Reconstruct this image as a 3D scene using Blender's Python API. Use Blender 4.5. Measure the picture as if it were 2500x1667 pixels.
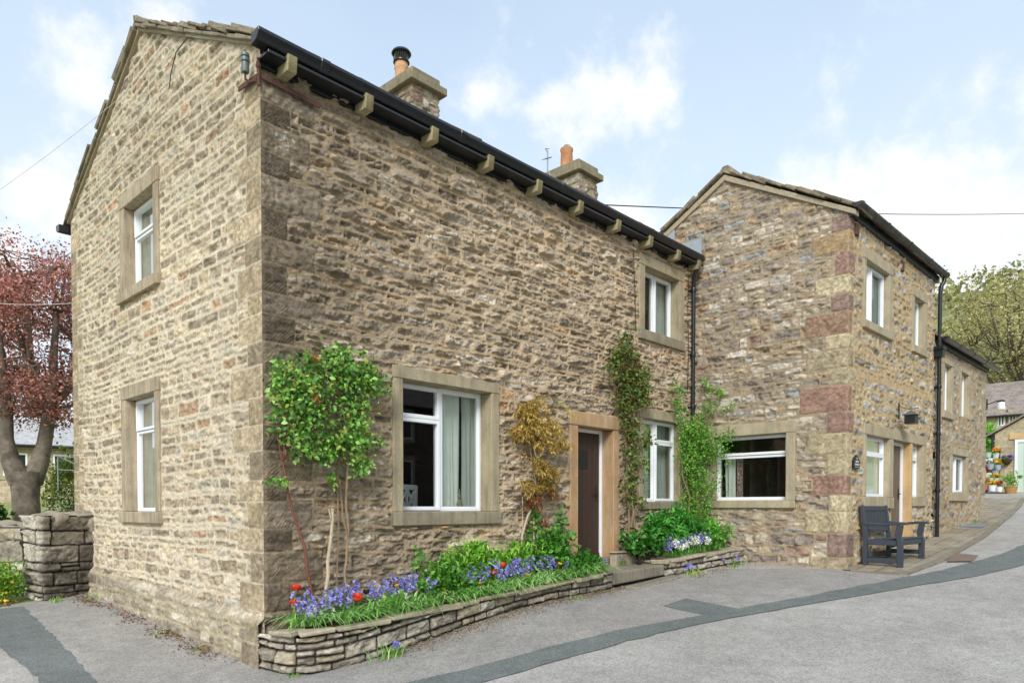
import bpy, bmesh, math, random
import numpy as np
from mathutils import Vector, Matrix
for o in list(bpy.data.objects): bpy.data.objects.remove(o)
R = math.radians
scene = bpy.context.scene
COL = scene.collection
rng = np.random.default_rng(7)
random.seed(7)

# ---------------------------------------------------------------- camera
cd = bpy.data.cameras.new("camera"); cam = bpy.data.objects.new("camera", cd); COL.objects.link(cam)
cd.sensor_width = 36.0; cd.lens = 36*1738.78/2500; cd.shift_y = -(833.5-1275.3)/2500
cd.clip_end = 3000; cd.clip_start = 0.05
CAMP = Vector((-3.24373, -6.31571, 1.62))
yaw, pitch = R(46.416), R(-1.2747)
fwd = Vector((math.sin(yaw)*math.cos(pitch), math.cos(yaw)*math.cos(pitch), math.sin(pitch)))
cam.location = CAMP; cam.rotation_euler = fwd.to_track_quat('-Z', 'Y').to_euler()
scene.camera = cam

# ---------------------------------------------------------------- light
SUN = Vector((-0.70, -0.52, 0.62)).normalized()
EL = math.asin(SUN.z); AZ = math.atan2(SUN.x, SUN.y)
scene.view_settings.view_transform = 'Standard'; scene.view_settings.look = 'None'
scene.view_settings.exposure = 1.47; scene.view_settings.gamma = 1
sl = bpy.data.lights.new("sun", 'SUN'); sl.energy = 1.05; sl.angle = R(20); sl.color = (1, .985, .96)
so = bpy.data.objects.new("sun", sl); COL.objects.link(so)
so.rotation_euler = (-SUN).to_track_quat('-Z', 'Y').to_euler(); so.location = (-20, -20, 30)

w = bpy.data.worlds.new("World"); scene.world = w; w.use_nodes = True
nt = w.node_tree; nt.nodes.clear()
def N(nt, t, **kw):
    n = nt.nodes.new(t)
    for k, v in kw.items():
        if k in n.inputs.keys() if isinstance(k, str) else False: n.inputs[k].default_value = v
        else: setattr(n, k, v)
    return n
def lk(nt, a, b): nt.links.new(a, b)
sky = nt.nodes.new('ShaderNodeTexSky'); sky.sky_type = 'NISHITA'; sky.sun_disc = False
sky.sun_elevation = EL; sky.sun_rotation = AZ; sky.air_density = 1.0; sky.dust_density = 1.4; sky.ozone_density = 1.2
tc = nt.nodes.new('ShaderNodeTexCoord')
def wmath(op, a, b=None, c=None, clamp=False):
    n = nt.nodes.new('ShaderNodeMath'); n.operation = op; n.use_clamp = clamp
    for i, x in enumerate((a, b, c)):
        if x is None: continue
        if isinstance(x, (int, float)): n.inputs[i].default_value = x
        else: nt.links.new(x, n.inputs[i])
    return n.outputs[0]
nz = nt.nodes.new('ShaderNodeTexNoise'); nz.inputs['Scale'].default_value = 11; nz.inputs['Detail'].default_value = 9; nz.inputs['Roughness'].default_value = .62
lk(nt, tc.outputs['Generated'], nz.inputs['Vector'])
nz2 = nt.nodes.new('ShaderNodeTexNoise'); nz2.inputs['Scale'].default_value = 2.6; nz2.inputs['Detail'].default_value = 6; nz2.inputs['Roughness'].default_value = .55
lk(nt, tc.outputs['Generated'], nz2.inputs['Vector'])
clouds = [((.711,.502,.493),.075,1.0),((.735,.468,.497),.055,1.0),((.672,.56,.482),.05,.8),((.608,.619,.496),.06,.85),((.70,.53,.462),.05,.7),
          ((.889,.237,.392),.10,1.05),((.906,.223,.345),.13,1.1),((.93,.145,.325),.13,1.1),((.878,.294,.367),.09,.95),((.932,.194,.28),.13,1.0),((.885,.34,.30),.08,.8),
          ((.242,.861,.447),.06,.9),((.236,.854,.475),.045,.7),((.304,.80,.517),.05,.9),((.213,.90,.33),.09,.75),((.36,.77,.50),.035,.7),
          ((.782,.511,.358),.10,.8),((.16,.93,.25),.12,.8),((-.1,.93,.35),.25,.9),((-.5,.7,.5),.3,.9),((-.6,-.5,.6),.3,.9),((.3,-.8,.5),.35,.8),((.95,-.2,.3),.2,.9)]
acc = None
for c, r, s in clouds:
    d = nt.nodes.new('ShaderNodeVectorMath'); d.operation = 'DISTANCE'
    lk(nt, tc.outputs['Generated'], d.inputs[0]); d.inputs[1].default_value = c
    v = wmath('MULTIPLY', wmath('SUBTRACT', 1.0, wmath('DIVIDE', d.outputs['Value'], r)), s)
    v = wmath('MAXIMUM', v, -0.6)
    acc = v if acc is None else wmath('SMOOTH_MAX', acc, v, .15)
nv = wmath('MULTIPLY', wmath('SUBTRACT', nz.outputs['Fac'], .5), 3.6)
cm = wmath('ADD', acc, nv)
mr = nt.nodes.new('ShaderNodeMapRange'); mr.interpolation_type = 'SMOOTHSTEP'
lk(nt, cm, mr.inputs['Value']); mr.inputs['From Min'].default_value = -.05; mr.inputs['From Max'].default_value = 1.12
sx = nt.nodes.new('ShaderNodeSeparateXYZ'); lk(nt, tc.outputs['Generated'], sx.inputs[0])
# thin high haze: whiter towards the horizon
hz = nt.nodes.new('ShaderNodeMapRange'); lk(nt, sx.outputs['Z'], hz.inputs['Value'])
hz.inputs['From Min'].default_value = .62; hz.inputs['From Max'].default_value = .12; hz.inputs['To Min'].default_value = .60; hz.inputs['To Max'].default_value = .90
hz2 = wmath('ADD', hz.outputs[0], wmath('MULTIPLY', wmath('SUBTRACT', nz2.outputs['Fac'], .5), .35), clamp=True)
def wmix(f, a, b):
    m = nt.nodes.new('ShaderNodeMix'); m.data_type = 'RGBA'
    lk(nt, f, m.inputs[0])
    for i, x in ((6, a), (7, b)):
        if isinstance(x, tuple): m.inputs[i].default_value = x
        else: lk(nt, x, m.inputs[i])
    return m.outputs[2]
SKYS = .10
sk = nt.nodes.new('ShaderNodeVectorMath'); sk.operation = 'SCALE'; lk(nt, sky.outputs[0], sk.inputs[0]); sk.inputs['Scale'].default_value = 1.0
hc = wmix(hz.outputs[0], (2.1, 3.02, 3.7, 1), (3.35, 3.6, 3.85, 1))
c1 = wmix(hz2, sk.outputs[0], hc)
c2 = wmix(mr.outputs[0], c1, (3.85, 3.9, 3.95, 1))
bg = nt.nodes.new('ShaderNodeBackground'); lk(nt, c2, bg.inputs['Color']); bg.inputs['Strength'].default_value = SKYS
wo = nt.nodes.new('ShaderNodeOutputWorld'); lk(nt, bg.outputs[0], wo.inputs['Surface'])

# ---------------------------------------------------------------- helpers
def S(h, a=1):
    h = h.lstrip('#'); o = []
    for i in (0, 2, 4):
        x = int(h[i:i+2], 16)/255
        o.append(x/12.92 if x <= .04045 else ((x+.055)/1.055)**2.4)
    return (*o, a)
def S3(h): return np.array(S(h)[:3])
def tag(o, label=None, cat=None, group=None, kind=None):
    if label: o['label'] = label
    if cat: o['category'] = cat
    if group: o['group'] = group
    if kind: o['kind'] = kind
    return o
def empty(name, loc=(0,0,0), rz=0, label=None, cat=None, group=None):
    o = bpy.data.objects.new(name, None); COL.objects.link(o); o.location = loc; o.rotation_euler = (0,0,rz)
    o.empty_display_size = .1
    return tag(o, label, cat, group)
def link(name, me, mat=None, parent=None):
    if mat is not None: me.materials.append(mat)
    o = bpy.data.objects.new(name, me); COL.objects.link(o)
    if parent is not None: o.parent = parent
    return o
def fastmesh(name, V, F, col=None, smooth=False):
    V = np.asarray(V, np.float32); F = np.asarray(F, np.int32); k = F.shape[1]
    me = bpy.data.meshes.new(name)
    me.vertices.add(len(V)); me.vertices.foreach_set('co', V.ravel())
    me.loops.add(F.size); me.loops.foreach_set('vertex_index', F.ravel())
    me.polygons.add(len(F)); me.polygons.foreach_set('loop_start', np.arange(0, F.size, k, dtype=np.int32))
    me.polygons.foreach_set('loop_total', np.full(len(F), k, np.int32))
    if smooth: me.polygons.foreach_set('use_smooth', np.ones(len(F), bool))
    if col is not None:
        a = me.attributes.new('Col', 'FLOAT_COLOR', 'POINT')
        c = np.ones((len(V), 4), np.float32); c[:, :3] = np.clip(col, 0, 1); a.data.foreach_set('color', c.ravel())
    me.update(calc_edges=True); me.validate()
    return me
class MB:
    def __init__(s): s.v = []; s.f = []
    def add(s, vs, fs):
        b = len(s.v); s.v += [tuple(x) for x in vs]; s.f += [tuple(b+i for i in f) for f in fs]
    def box(s, x0, x1, y0, y1, z0, z1, j=0.0):
        vs = [(x,y,z) for z in (z0,z1) for y in (y0,y1) for x in (x0,x1)]
        if j: vs = [tuple(a+random.uniform(-j,j) for a in p) for p in vs]
        s.add(vs, [(0,2,3,1),(4,5,7,6),(0,1,5,4),(2,6,7,3),(0,4,6,2),(1,3,7,5)])
    def obox(s, c, ax, ay, az, j=0.0):
        c, ax, ay, az = map(Vector, (c, ax, ay, az))
        vs = [c+ax*i+ay*k+az*l for l in (-1,1) for k in (-1,1) for i in (-1,1)]
        if j: vs = [p+Vector([random.uniform(-j,j) for _ in range(3)]) for p in vs]
        s.add(vs, [(0,2,3,1),(4,5,7,6),(0,1,5,4),(2,6,7,3),(0,4,6,2),(1,3,7,5)])
    def beam(s, a, b, wx, wz, up=(0,0,1)):
        a, b = Vector(a), Vector(b); d = b-a; up = Vector(up)
        sd = d.cross(up)
        if sd.length < 1e-6: sd = d.cross(Vector((1,0,0)))
        sd.normalize(); u2 = sd.cross(d).normalized()
        s.obox((a+b)/2, d/2, sd*wx/2, u2*wz/2)
    def tube(s, pts, rad, n=8, cap=True):
        pts = [Vector(p) for p in pts]
        if not isinstance(rad, (list, tuple)): rad = [rad]*len(pts)
        vs = []; fs = []; prev = None
        for i, p in enumerate(pts):
            d = (pts[min(i+1,len(pts)-1)]-pts[max(i-1,0)])
            d = d.normalized() if d.length > 1e-9 else Vector((0,0,1))
            if prev is None:
                a = d.cross(Vector((0,0,1)) if abs(d.z) < .9 else Vector((1,0,0))).normalized()
            else:
                a = (prev-d*prev.dot(d))
                a = a.normalized() if a.length > 1e-6 else d.orthogonal().normalized()
            prev = a; b = d.cross(a)
            for k in range(n):
                t = 2*math.pi*k/n; vs.append(p+(a*math.cos(t)+b*math.sin(t))*rad[i])
        for i in range(len(pts)-1):
            for k in range(n):
                fs.append((i*n+k, i*n+(k+1)%n, (i+1)*n+(k+1)%n, (i+1)*n+k))
        if cap: fs.append(tuple(range(n-1,-1,-1))); fs.append(tuple((len(pts)-1)*n+k for k in range(n)))
        s.add(vs, fs)
    def lathe(s, prof, c=(0,0,0), n=24, caps=True):
        c = Vector(c); vs = []; fs = []
        for r, z in prof:
            for k in range(n):
                t = 2*math.pi*k/n; vs.append((c.x+r*math.cos(t), c.y+r*math.sin(t), c.z+z))
        for i in range(len(prof)-1):
            for k in range(n): fs.append((i*n+k, i*n+(k+1)%n, (i+1)*n+(k+1)%n, (i+1)*n+k))
        if caps: fs.append(tuple(range(n-1,-1,-1))); fs.append(tuple((len(prof)-1)*n+k for k in range(n)))
        s.add(vs, fs)
    def prism(s, poly, axis, a, b):   # poly in the two other axes, extruded along axis 0/1/2
        n = len(poly); vs = []
        for t in (a, b):
            for p in poly:
                q = [p[0], p[1]]; q.insert(axis, t); vs.append(q)
        fs = [(i, (i+1)%n, n+(i+1)%n, n+i) for i in range(n)] + [tuple(range(n-1,-1,-1)), tuple(range(n, 2*n))]
        s.add(vs, fs)
    def build(s, name, mat, parent=None, bevel=0, smooth=False, seg=1):
        me = bpy.data.meshes.new(name); me.from_pydata(s.v, [], s.f)
        bm = bmesh.new(); bm.from_mesh(me); bmesh.ops.recalc_face_normals(bm, faces=bm.faces); bm.to_mesh(me); bm.free()
        if smooth:
            for p in me.polygons: p.use_smooth = True
        o = link(name, me, mat, parent)
        if smooth and bpy.app.version >= (4,1,0):
            try: me.set_sharp_from_angle(angle=R(42))
            except Exception: pass
        if bevel:
            m = o.modifiers.new('bevel', 'BEVEL'); m.width = bevel; m.segments = seg; m.limit_method = 'ANGLE'; m.angle_limit = R(35)
        return o

# lattice noise (numpy)
class VN:
    def __init__(s, seed): s.L = np.random.default_rng(seed).random((256,256)).astype(np.float32)
    def __call__(s, x, y):
        xi = np.floor(x).astype(int); yi = np.floor(y).astype(int); fx = x-xi; fy = y-yi
        fx = fx*fx*(3-2*fx); fy = fy*fy*(3-2*fy); L = s.L
        a = L[xi&255, yi&255]; b = L[(xi+1)&255, yi&255]; c = L[xi&255, (yi+1)&255]; d = L[(xi+1)&255, (yi+1)&255]
        return (a*(1-fx)+b*fx)*(1-fy)+(c*(1-fx)+d*fx)*fy - .5
    def fbm(s, x, y, o=4, g=.5):
        r = 0; a = 1
        for i in range(o): r = r+a*s(x*2**i+17.3*i, y*2**i+5.1*i); a *= g
        return r
def sstep(a, b, x):
    t = np.clip((x-a)/(b-a), 0, 1); return t*t*(3-2*t)

# ground height (uphill to the right and to the back)
def g(x, y):
    x = np.asarray(x, float); y = np.asarray(y, float)
    xx = np.where(x < 30, x, 30+(x-30)*.6); xx = np.where(xx < -8, -8+(xx+8)*.3, xx)
    yy = np.clip(y, -30, 60)
    z = .09+.079*xx+np.where(yy > 0, .06*yy, .02*yy)
    z = z+.11*np.exp(-((x-3)/1.8)**2)*np.exp(-((y+.6)/1.3)**2)
    return z
def gz(x, y): return float(g(x, y))

# ---------------------------------------------------------------- materials
def mat(name):
    m = bpy.data.materials.new(name); m.use_nodes = True; t = m.node_tree; t.nodes.clear()
    o = t.nodes.new('ShaderNodeOutputMaterial'); p = t.nodes.new('ShaderNodeBsdfPrincipled'); t.links.new(p.outputs[0], o.inputs[0])
    return m, t, p, o
def tnoise(t, scale, detail=4, rough=.55, vec=None, dist=0):
    n = t.nodes.new('ShaderNodeTexNoise'); n.inputs['Scale'].default_value = scale; n.inputs['Detail'].default_value = detail
    n.inputs['Roughness'].default_value = rough; n.inputs['Distortion'].default_value = dist
    if vec is not None: t.links.new(vec, n.inputs['Vector'])
    return n.outputs['Fac']
def trange(t, v, a, b, c, d, smooth=False):
    n = t.nodes.new('ShaderNodeMapRange'); t.links.new(v, n.inputs['Value'])
    if smooth: n.interpolation_type = 'SMOOTHSTEP'
    for k, x in zip(('From Min','From Max','To Min','To Max'), (a,b,c,d)): n.inputs[k].default_value = x
    return n.outputs[0]
def tmix(t, f, a, b, mode='MIX'):
    m = t.nodes.new('ShaderNodeMix'); m.data_type = 'RGBA'; m.blend_type = mode
    if isinstance(f, (int,float)): m.inputs[0].default_value = f
    else: t.links.new(f, m.inputs[0])
    for i, x in ((6,a),(7,b)):
        if isinstance(x, tuple): m.inputs[i].default_value = x
        else: t.links.new(x, m.inputs[i])
    return m.outputs[2]
def tscale(t, col, f):
    n = t.nodes.new('ShaderNodeVectorMath'); n.operation = 'SCALE'; t.links.new(col, n.inputs[0])
    if isinstance(f, (int,float)): n.inputs['Scale'].default_value = f
    else: t.links.new(f, n.inputs['Scale'])
    return n.outputs[0]
def tbump(t, p, h, strength, dist):
    b = t.nodes.new('ShaderNodeBump'); b.inputs['Strength'].default_value = strength; b.inputs['Distance'].default_value = dist
    t.links.new(h, b.inputs['Height']); t.links.new(b.outputs[0], p.inputs['Normal'])
def objco(t, sc=None):
    c = t.nodes.new('ShaderNodeTexCoord').outputs['Object']
    if sc:
        m = t.nodes.new('ShaderNodeMapping'); m.inputs['Scale'].default_value = sc; t.links.new(c, m.inputs[0]); return m.outputs[0]
    return c
def stone_mat(name, lichen=.5, white=S('d3d0c6'), grain=(.74, 1.26)):
    m, t, p, o = mat(name); co = objco(t)
    a = t.nodes.new('ShaderNodeAttribute'); a.attribute_name = 'Col'
    n1 = tnoise(t, 38, 8, .72, co); n2 = tnoise(t, 7, 5, .6, co)
    c = tscale(t, a.outputs['Color'], trange(t, n1, .3, .7, *grain))
    c = tscale(t, c, trange(t, n2, .3, .7, .88, 1.12))
    n3 = tnoise(t, 26, 6, .7, co); n4 = tnoise(t, 1.7, 3, .5, co)
    add = t.nodes.new('ShaderNodeMath'); add.operation = 'ADD'; t.links.new(n3, add.inputs[0]); t.links.new(n4, add.inputs[1])
    f = trange(t, add.outputs[0], 1.22, 1.34, 0, lichen, True)
    c = tmix(t, f, c, white)
    n5 = tnoise(t, 75, 4, .6, co); f2 = trange(t, n5, .63, .72, 0, .8*lichen+.1, True)
    c = tmix(t, f2, c, white)
    t.links.new(c, p.inputs['Base Color']); p.inputs['Roughness'].default_value = .93; p.inputs['Specular IOR Level'].default_value = .15
    tbump(t, p, n1, .7, .02)
    return m
def dressed_mat(name, col, dark, streak=.5):
    m, t, p, o = mat(name); co = objco(t); cs = objco(t, (9, 9, .9))
    n1 = tnoise(t, 60, 6, .7, co); n2 = tnoise(t, 3.5, 5, .6, co); n3 = tnoise(t, 1.6, 5, .65, cs)
    c = tmix(t, trange(t, n3, .42, .68, 0, streak, True), S(col), S(dark))
    c = tscale(t, c, trange(t, n1, .3, .7, .82, 1.16)); c = tscale(t, c, trange(t, n2, .3, .7, .80, 1.14)); n6 = tnoise(t, 11, 7, .7, co); c = tmix(t, trange(t, n6, .56, .70, 0, .55, True), c, S(dark))
    n4 = tnoise(t, 45, 4, .6, co); c = tmix(t, trange(t, n4, .66, .74, 0, .5, True), c, S('cfccbe'))
    t.links.new(c, p.inputs['Base Color']); p.inputs['Roughness'].default_value = .92; p.inputs['Specular IOR Level'].default_value = .15
    tbump(t, p, n1, .4, .006); return m
def plain(name, col, rough=.6, var=.15, scale=20, metal=0, spec=.4, bump=.0, col2=None, s2=6):
    m, t, p, o = mat(name); co = objco(t); n1 = tnoise(t, scale, 6, .6, co)
    base = S(col)
    if col2:
        n2 = tnoise(t, s2, 5, .6, co); src = tmix(t, trange(t, n2, .4, .66, 0, 1, True), base, S(col2))
    else:
        r = t.nodes.new('ShaderNodeRGB'); r.outputs[0].default_value = base; src = r.outputs[0]
    c = tscale(t, src, trange(t, n1, .3, .7, 1-var, 1+var)); t.links.new(c, p.inputs['Base Color'])
    p.inputs['Roughness'].default_value = rough; p.inputs['Metallic'].default_value = metal; p.inputs['Specular IOR Level'].default_value = spec
    if bump: tbump(t, p, n1, bump, .006)
    return m
def leaf_mat(name, trans=.3, rough=.45):
    m, t, p, o = mat(name); a = t.nodes.new('ShaderNodeAttribute'); a.attribute_name = 'Col'
    t.links.new(a.outputs['Color'], p.inputs['Base Color']); p.inputs['Roughness'].default_value = rough; p.inputs['Specular IOR Level'].default_value = .4
    tr = t.nodes.new('ShaderNodeBsdfTranslucent'); t.links.new(tscale(t, a.outputs['Color'], 1.3), tr.inputs['Color'])
    mx = t.nodes.new('ShaderNodeMixShader'); mx.inputs[0].default_value = trans
    t.links.new(p.outputs[0], mx.inputs[1]); t.links.new(tr.outputs[0], mx.inputs[2]); t.links.new(mx.outputs[0], o.inputs[0]); return m
def glass_mat(name):
    m, t, p, o = mat(name)
    g_ = t.nodes.new('ShaderNodeBsdfGlossy'); g_.inputs['Roughness'].default_value = .015; g_.inputs['Color'].default_value = (.95,.97,1,1)
    tr = t.nodes.new('ShaderNodeBsdfTransparent'); tr.inputs['Color'].default_value = (.86,.9,.88,1)
    fr = t.nodes.new('ShaderNodeFresnel'); fr.inputs['IOR'].default_value = 1.5
    f = trange(t, fr.outputs[0], 0, 1, .05, .62)
    mx = t.nodes.new('ShaderNodeMixShader'); t.links.new(f, mx.inputs[0]); t.links.new(tr.outputs[0], mx.inputs[1]); t.links.new(g_.outputs[0], mx.inputs[2])
    t.links.new(mx.outputs[0], o.inputs[0]); return m
def asphalt(name, col, col2, speck=.5, fine=110):
    m, t, p, o = mat(name); co = objco(t)
    n1 = tnoise(t, 0.8, 6, .6, co); n2 = tnoise(t, 5, 8, .7, co); n3 = tnoise(t, fine, 3, .6, co); n4 = tnoise(t, 55, 3, .6, co)
    c = tmix(t, trange(t, n1, .35, .65, 0, 1, True), S(col), S(col2))
    c = tscale(t, c, trange(t, n2, .3, .7, .84, 1.14)); c = tscale(t, c, trange(t, n3, .3, .7, 1-speck*.55, 1+speck*.55))
    c = tmix(t, trange(t, n4, .69, .75, 0, .45, True), c, S('c9c6c0')); c = tmix(t, trange(t, n4, .30, .24, 0, .4, True), c, S('55524e'))
    vc = t.nodes.new('ShaderNodeTexVoronoi'); vc.inputs['Scale'].default_value = 62; t.links.new(co, vc.inputs['Vector']); sv = t.nodes.new('ShaderNodeSeparateColor'); t.links.new(vc.outputs['Color'], sv.inputs[0])
    c = tscale(t, c, trange(t, sv.outputs[0], 0, 1, .80, 1.2)); n7 = tnoise(t, 1.9, 8, .7, co, 1.2); c = tscale(t, c, trange(t, n7, .56, .72, 1.0, .84, True))
    # hairline cracks
    vo = t.nodes.new('ShaderNodeTexVoronoi'); vo.feature = 'DISTANCE_TO_EDGE'; vo.inputs['Scale'].default_value = .55
    ad = t.nodes.new('ShaderNodeMixRGB'); ad.inputs[0].default_value = .12; t.links.new(co, ad.inputs[1])
    nn = t.nodes.new('ShaderNodeTexNoise'); nn.inputs['Scale'].default_value = 3; nn.inputs['Detail'].default_value = 6; t.links.new(co, nn.inputs['Vector']); t.links.new(nn.outputs['Color'], ad.inputs[2])
    t.links.new(ad.outputs[0], vo.inputs['Vector'])
    msk = tnoise(t, .5, 2, .5, co); mul = t.nodes.new('ShaderNodeMath'); mul.operation = 'MULTIPLY'
    t.links.new(trange(t, vo.outputs['Distance'], .0, .006, .18, 0), mul.inputs[0]); t.links.new(trange(t, msk, .5, .6, 0, 1), mul.inputs[1])
    c = tmix(t, mul.outputs[0], c, S('5b5751'))
    t.links.new(c, p.inputs['Base Color']); p.inputs['Roughness'].default_value = .9; p.inputs['Specular IOR Level'].default_value = .2
    tbump(t, p, n3, .35, .006); return m

M_FRONT = stone_mat('rubble_front', .55); M_GABLE = stone_mat('rubble_gable', .3); M_WING = stone_mat('rubble_wing', .5)
M_DRY = stone_mat('dry_stone', .75, S('c6c6bc'))
M_DRESS = dressed_mat('dressed_stone', 'a89c80', '7d7460', .55)
M_SILL = dressed_mat('weathered_sill', '968c76', '67604f', .6); M_DRESSG = dressed_mat('dressed_stone_gable', 'b0a188', '857664', .7)
M_DRESSW = dressed_mat('dressed_stone_wing', 'b0a489', '938871', .5)
M_ORANGE = dressed_mat('orange_sandstone', 'b08d68', 'b5a184', .9)
M_TAN = dressed_mat('tan_sandstone', 'c9a878', 'b7a283', .4)
M_CORB = dressed_mat('corbel_stone', 'a59a78', '7c755c', .5)
M_CAP = dressed_mat('chimney_cap_stone', '8f866e', '6a6555', .6)
M_COPE = dressed_mat('coping_stone', 'aa9f88', '867d68', .7)
M_FLAG = dressed_mat('step_stone', '8d8676', '716b5e', .7)
M_SLATE = plain('stone_slate', '8a7f6a', .92, .3, 14, bump=.5, col2='6c6353', s2=5)
M_BLACK = plain('black_painted', '1f2124', .32, .25, 9, spec=.5)
M_GUTW = plain('weathered_black', '2a2c30', .35, .3, 6, spec=.5, col2='4a4d52', s2=3)
M_GUT2 = plain('brown_black_gutter', '2b2927', .45, .2, 9, col2='4a4540', s2=4)
M_WHITE = plain('white_frame', 'eceef0', .35, .03, 5, spec=.45)
M_DOOR = plain('dark_door', '3b2d26', .5, .12, 12, spec=.4)
M_DARK = plain('dark_metal', '22221f', .45, .15, 20, spec=.4)
M_TERRA = plain('terracotta', 'c08a63', .85, .12, 12, col2='b07a54', s2=4)
M_TERRA2 = plain('pale_terracotta', 'd0a37c', .85, .1, 12, col2='bd8f6a', s2=5)
M_RUST = plain('rusty_iron', '5a3d33', .8, .25, 30, bump=.3)
M_LEAD = plain('lead_sheet', '9aa3ab', .5, .1, 10, spec=.5)
M_MORTAR = plain('verge_mortar', 'a69a82', .95, .2, 25, bump=.5)
M_ROOM = plain('room_wall', '6b645a', .9, .05, 3)
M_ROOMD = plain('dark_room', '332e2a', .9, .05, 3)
M_BLIND = plain('pale_blind', '9aa8a0', .8, .04, 5)
M_CURT = plain('curtain_cloth', 'eef2e8', .85, .05, 12)
M_NET = plain('net_curtain', 'c2c8c0', .85, .06, 12); M_CURTR = plain('red_check_cloth', '8d5a5a', .85, .2, 60, col2='d9cfc8', s2=40)
M_GLASS = glass_mat('window_glass')
M_BENCH = plain('grey_paint', '3f454d', .5, .08, 14, spec=.35)
M_LEAF = leaf_mat('leaf'); M_PETAL = leaf_mat('petal', .25, .6)
M_BARK = plain('bark', '7f7566', .9, .3, 14, bump=.8, col2='5f564a', s2=4)
M_STEM = plain('stem', '8f7a60', .85, .2, 30, bump=.3)
M_STEMR = plain('red_stem', '7a4a38', .7, .2, 30)
M_STEMP = plain('pale_stem', 'b6a68c', .85, .2, 30)
M_STEMG = plain('green_stem', '6f8a45', .6, .1, 30)
M_ROAD = asphalt('road_asphalt', 'aaa69f', '9d9992', .5)
M_STRIP = asphalt('new_asphalt', '747875', '6c706d', .45)
M_LANE = asphalt('lane_asphalt', '9e9a93', '938f89', .5)
M_SOIL = plain('soil', '5a4a3a', .95, .3, 30, bump=.8)
M_GRASS = plain('grass_ground', '7d8a4e', .95, .3, 3, col2='94975f', s2=.6)

# ---------------------------------------------------------------- rubble wall generator
def pal(*a): return [(S3(h), w) for h, w in a]
ST = {
 'front': dict(pal=pal(('8c8172',4),('968a7a',4),('766c60',3),('a39b8e',2.6),('675d50',2),('9a8262',1.6),('7f7365',3),('a97f50',.35),('b2ada2',1.0),('5a5148',1)), contrast=.5, sat=.9, gain=1.36, warm=(1.03,1.0,.94), facet=.5, gv=1.7, cvj=.05, mortar=S3('bda685'), ch=(.08,.135), cl=(.17,.52), gap=.017, rel=(.016,.05), rough=.038, tilt=.3, edge=.012, round=.018, jit=.013, wave=.022),
 'gable': dict(pal=pal(('a3957f',4),('b1a28a',4),('958772',3),('bdb2a0',2),('8d8272',2),('a98768',.9),('b9a889',3),('7c7162',1.2),('a8a498',.8),('b08560',.35)), gain=1.2, contrast=.65, sat=.88, warm=(1.02,1.0,.95), facet=.12, gv=1.9, cvj=.04, mortar=S3('d3c6ac'), ch=(.07,.135), cl=(.11,.40), gap=.018, rel=(.006,.018), rough=.018, tilt=.10, edge=.010, round=.03, jit=.010, wave=.03),
 'wing': dict(gain=1.12, contrast=.7, sat=.75, facet=.22, pal=pal(('a5957b',4),('bfb299',3.4),('8e8171',3),('ad885e',1.3),('cbc2b2',2),('8d6652',.9),('95999a',1.2),('7b7064',2.4),('b29a70',2)), mortar=S3('a39278'), ch=(.08,.17), cl=(.11,.36), gap=.026, rel=(.010,.03), rough=.024, tilt=.2, edge=.011, round=.022, jit=.012, wave=.03),
 'wingfront': dict(gain=1.1, contrast=.7, sat=.75, facet=.25, pal=pal(('b2a182',3),('a19a8d',3.4),('b89e6e',2),('8b8477',2),('b4b0a6',3),('96774f',1),('7f796e',2)), mortar=S3('c0a67b'), ch=(.09,.19), cl=(.11,.30), gap=.035, rel=(.012,.035), rough=.022, tilt=.2, edge=.02, round=.05, jit=.016, wave=.04),
 'dry': dict(pal=pal(('a09684',3),('8b8272',3),('b5ad9c',2.4),('6f6759',2),('978a6e',2)), facet=.15, mortar=S3('2e2822'), ch=(.055,.15), cl=(.14,.42), gap=.016, rel=(.02,.06), rough=.022, tilt=.3, edge=.014, round=.02, jit=.008, wave=.02),
 'plinth': dict(pal=pal(('a2957d',4),('b0a48b',3),('8f8470',3),('7f7462',1.5),('b8ac96',2)), mortar=S3('b9aa8c'), ch=(.10,.2), cl=(.12,.34), gap=.02, rel=(.006,.018), rough=.014, tilt=.1, edge=.014, round=.035, jit=.012, wave=.03),
}
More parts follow.
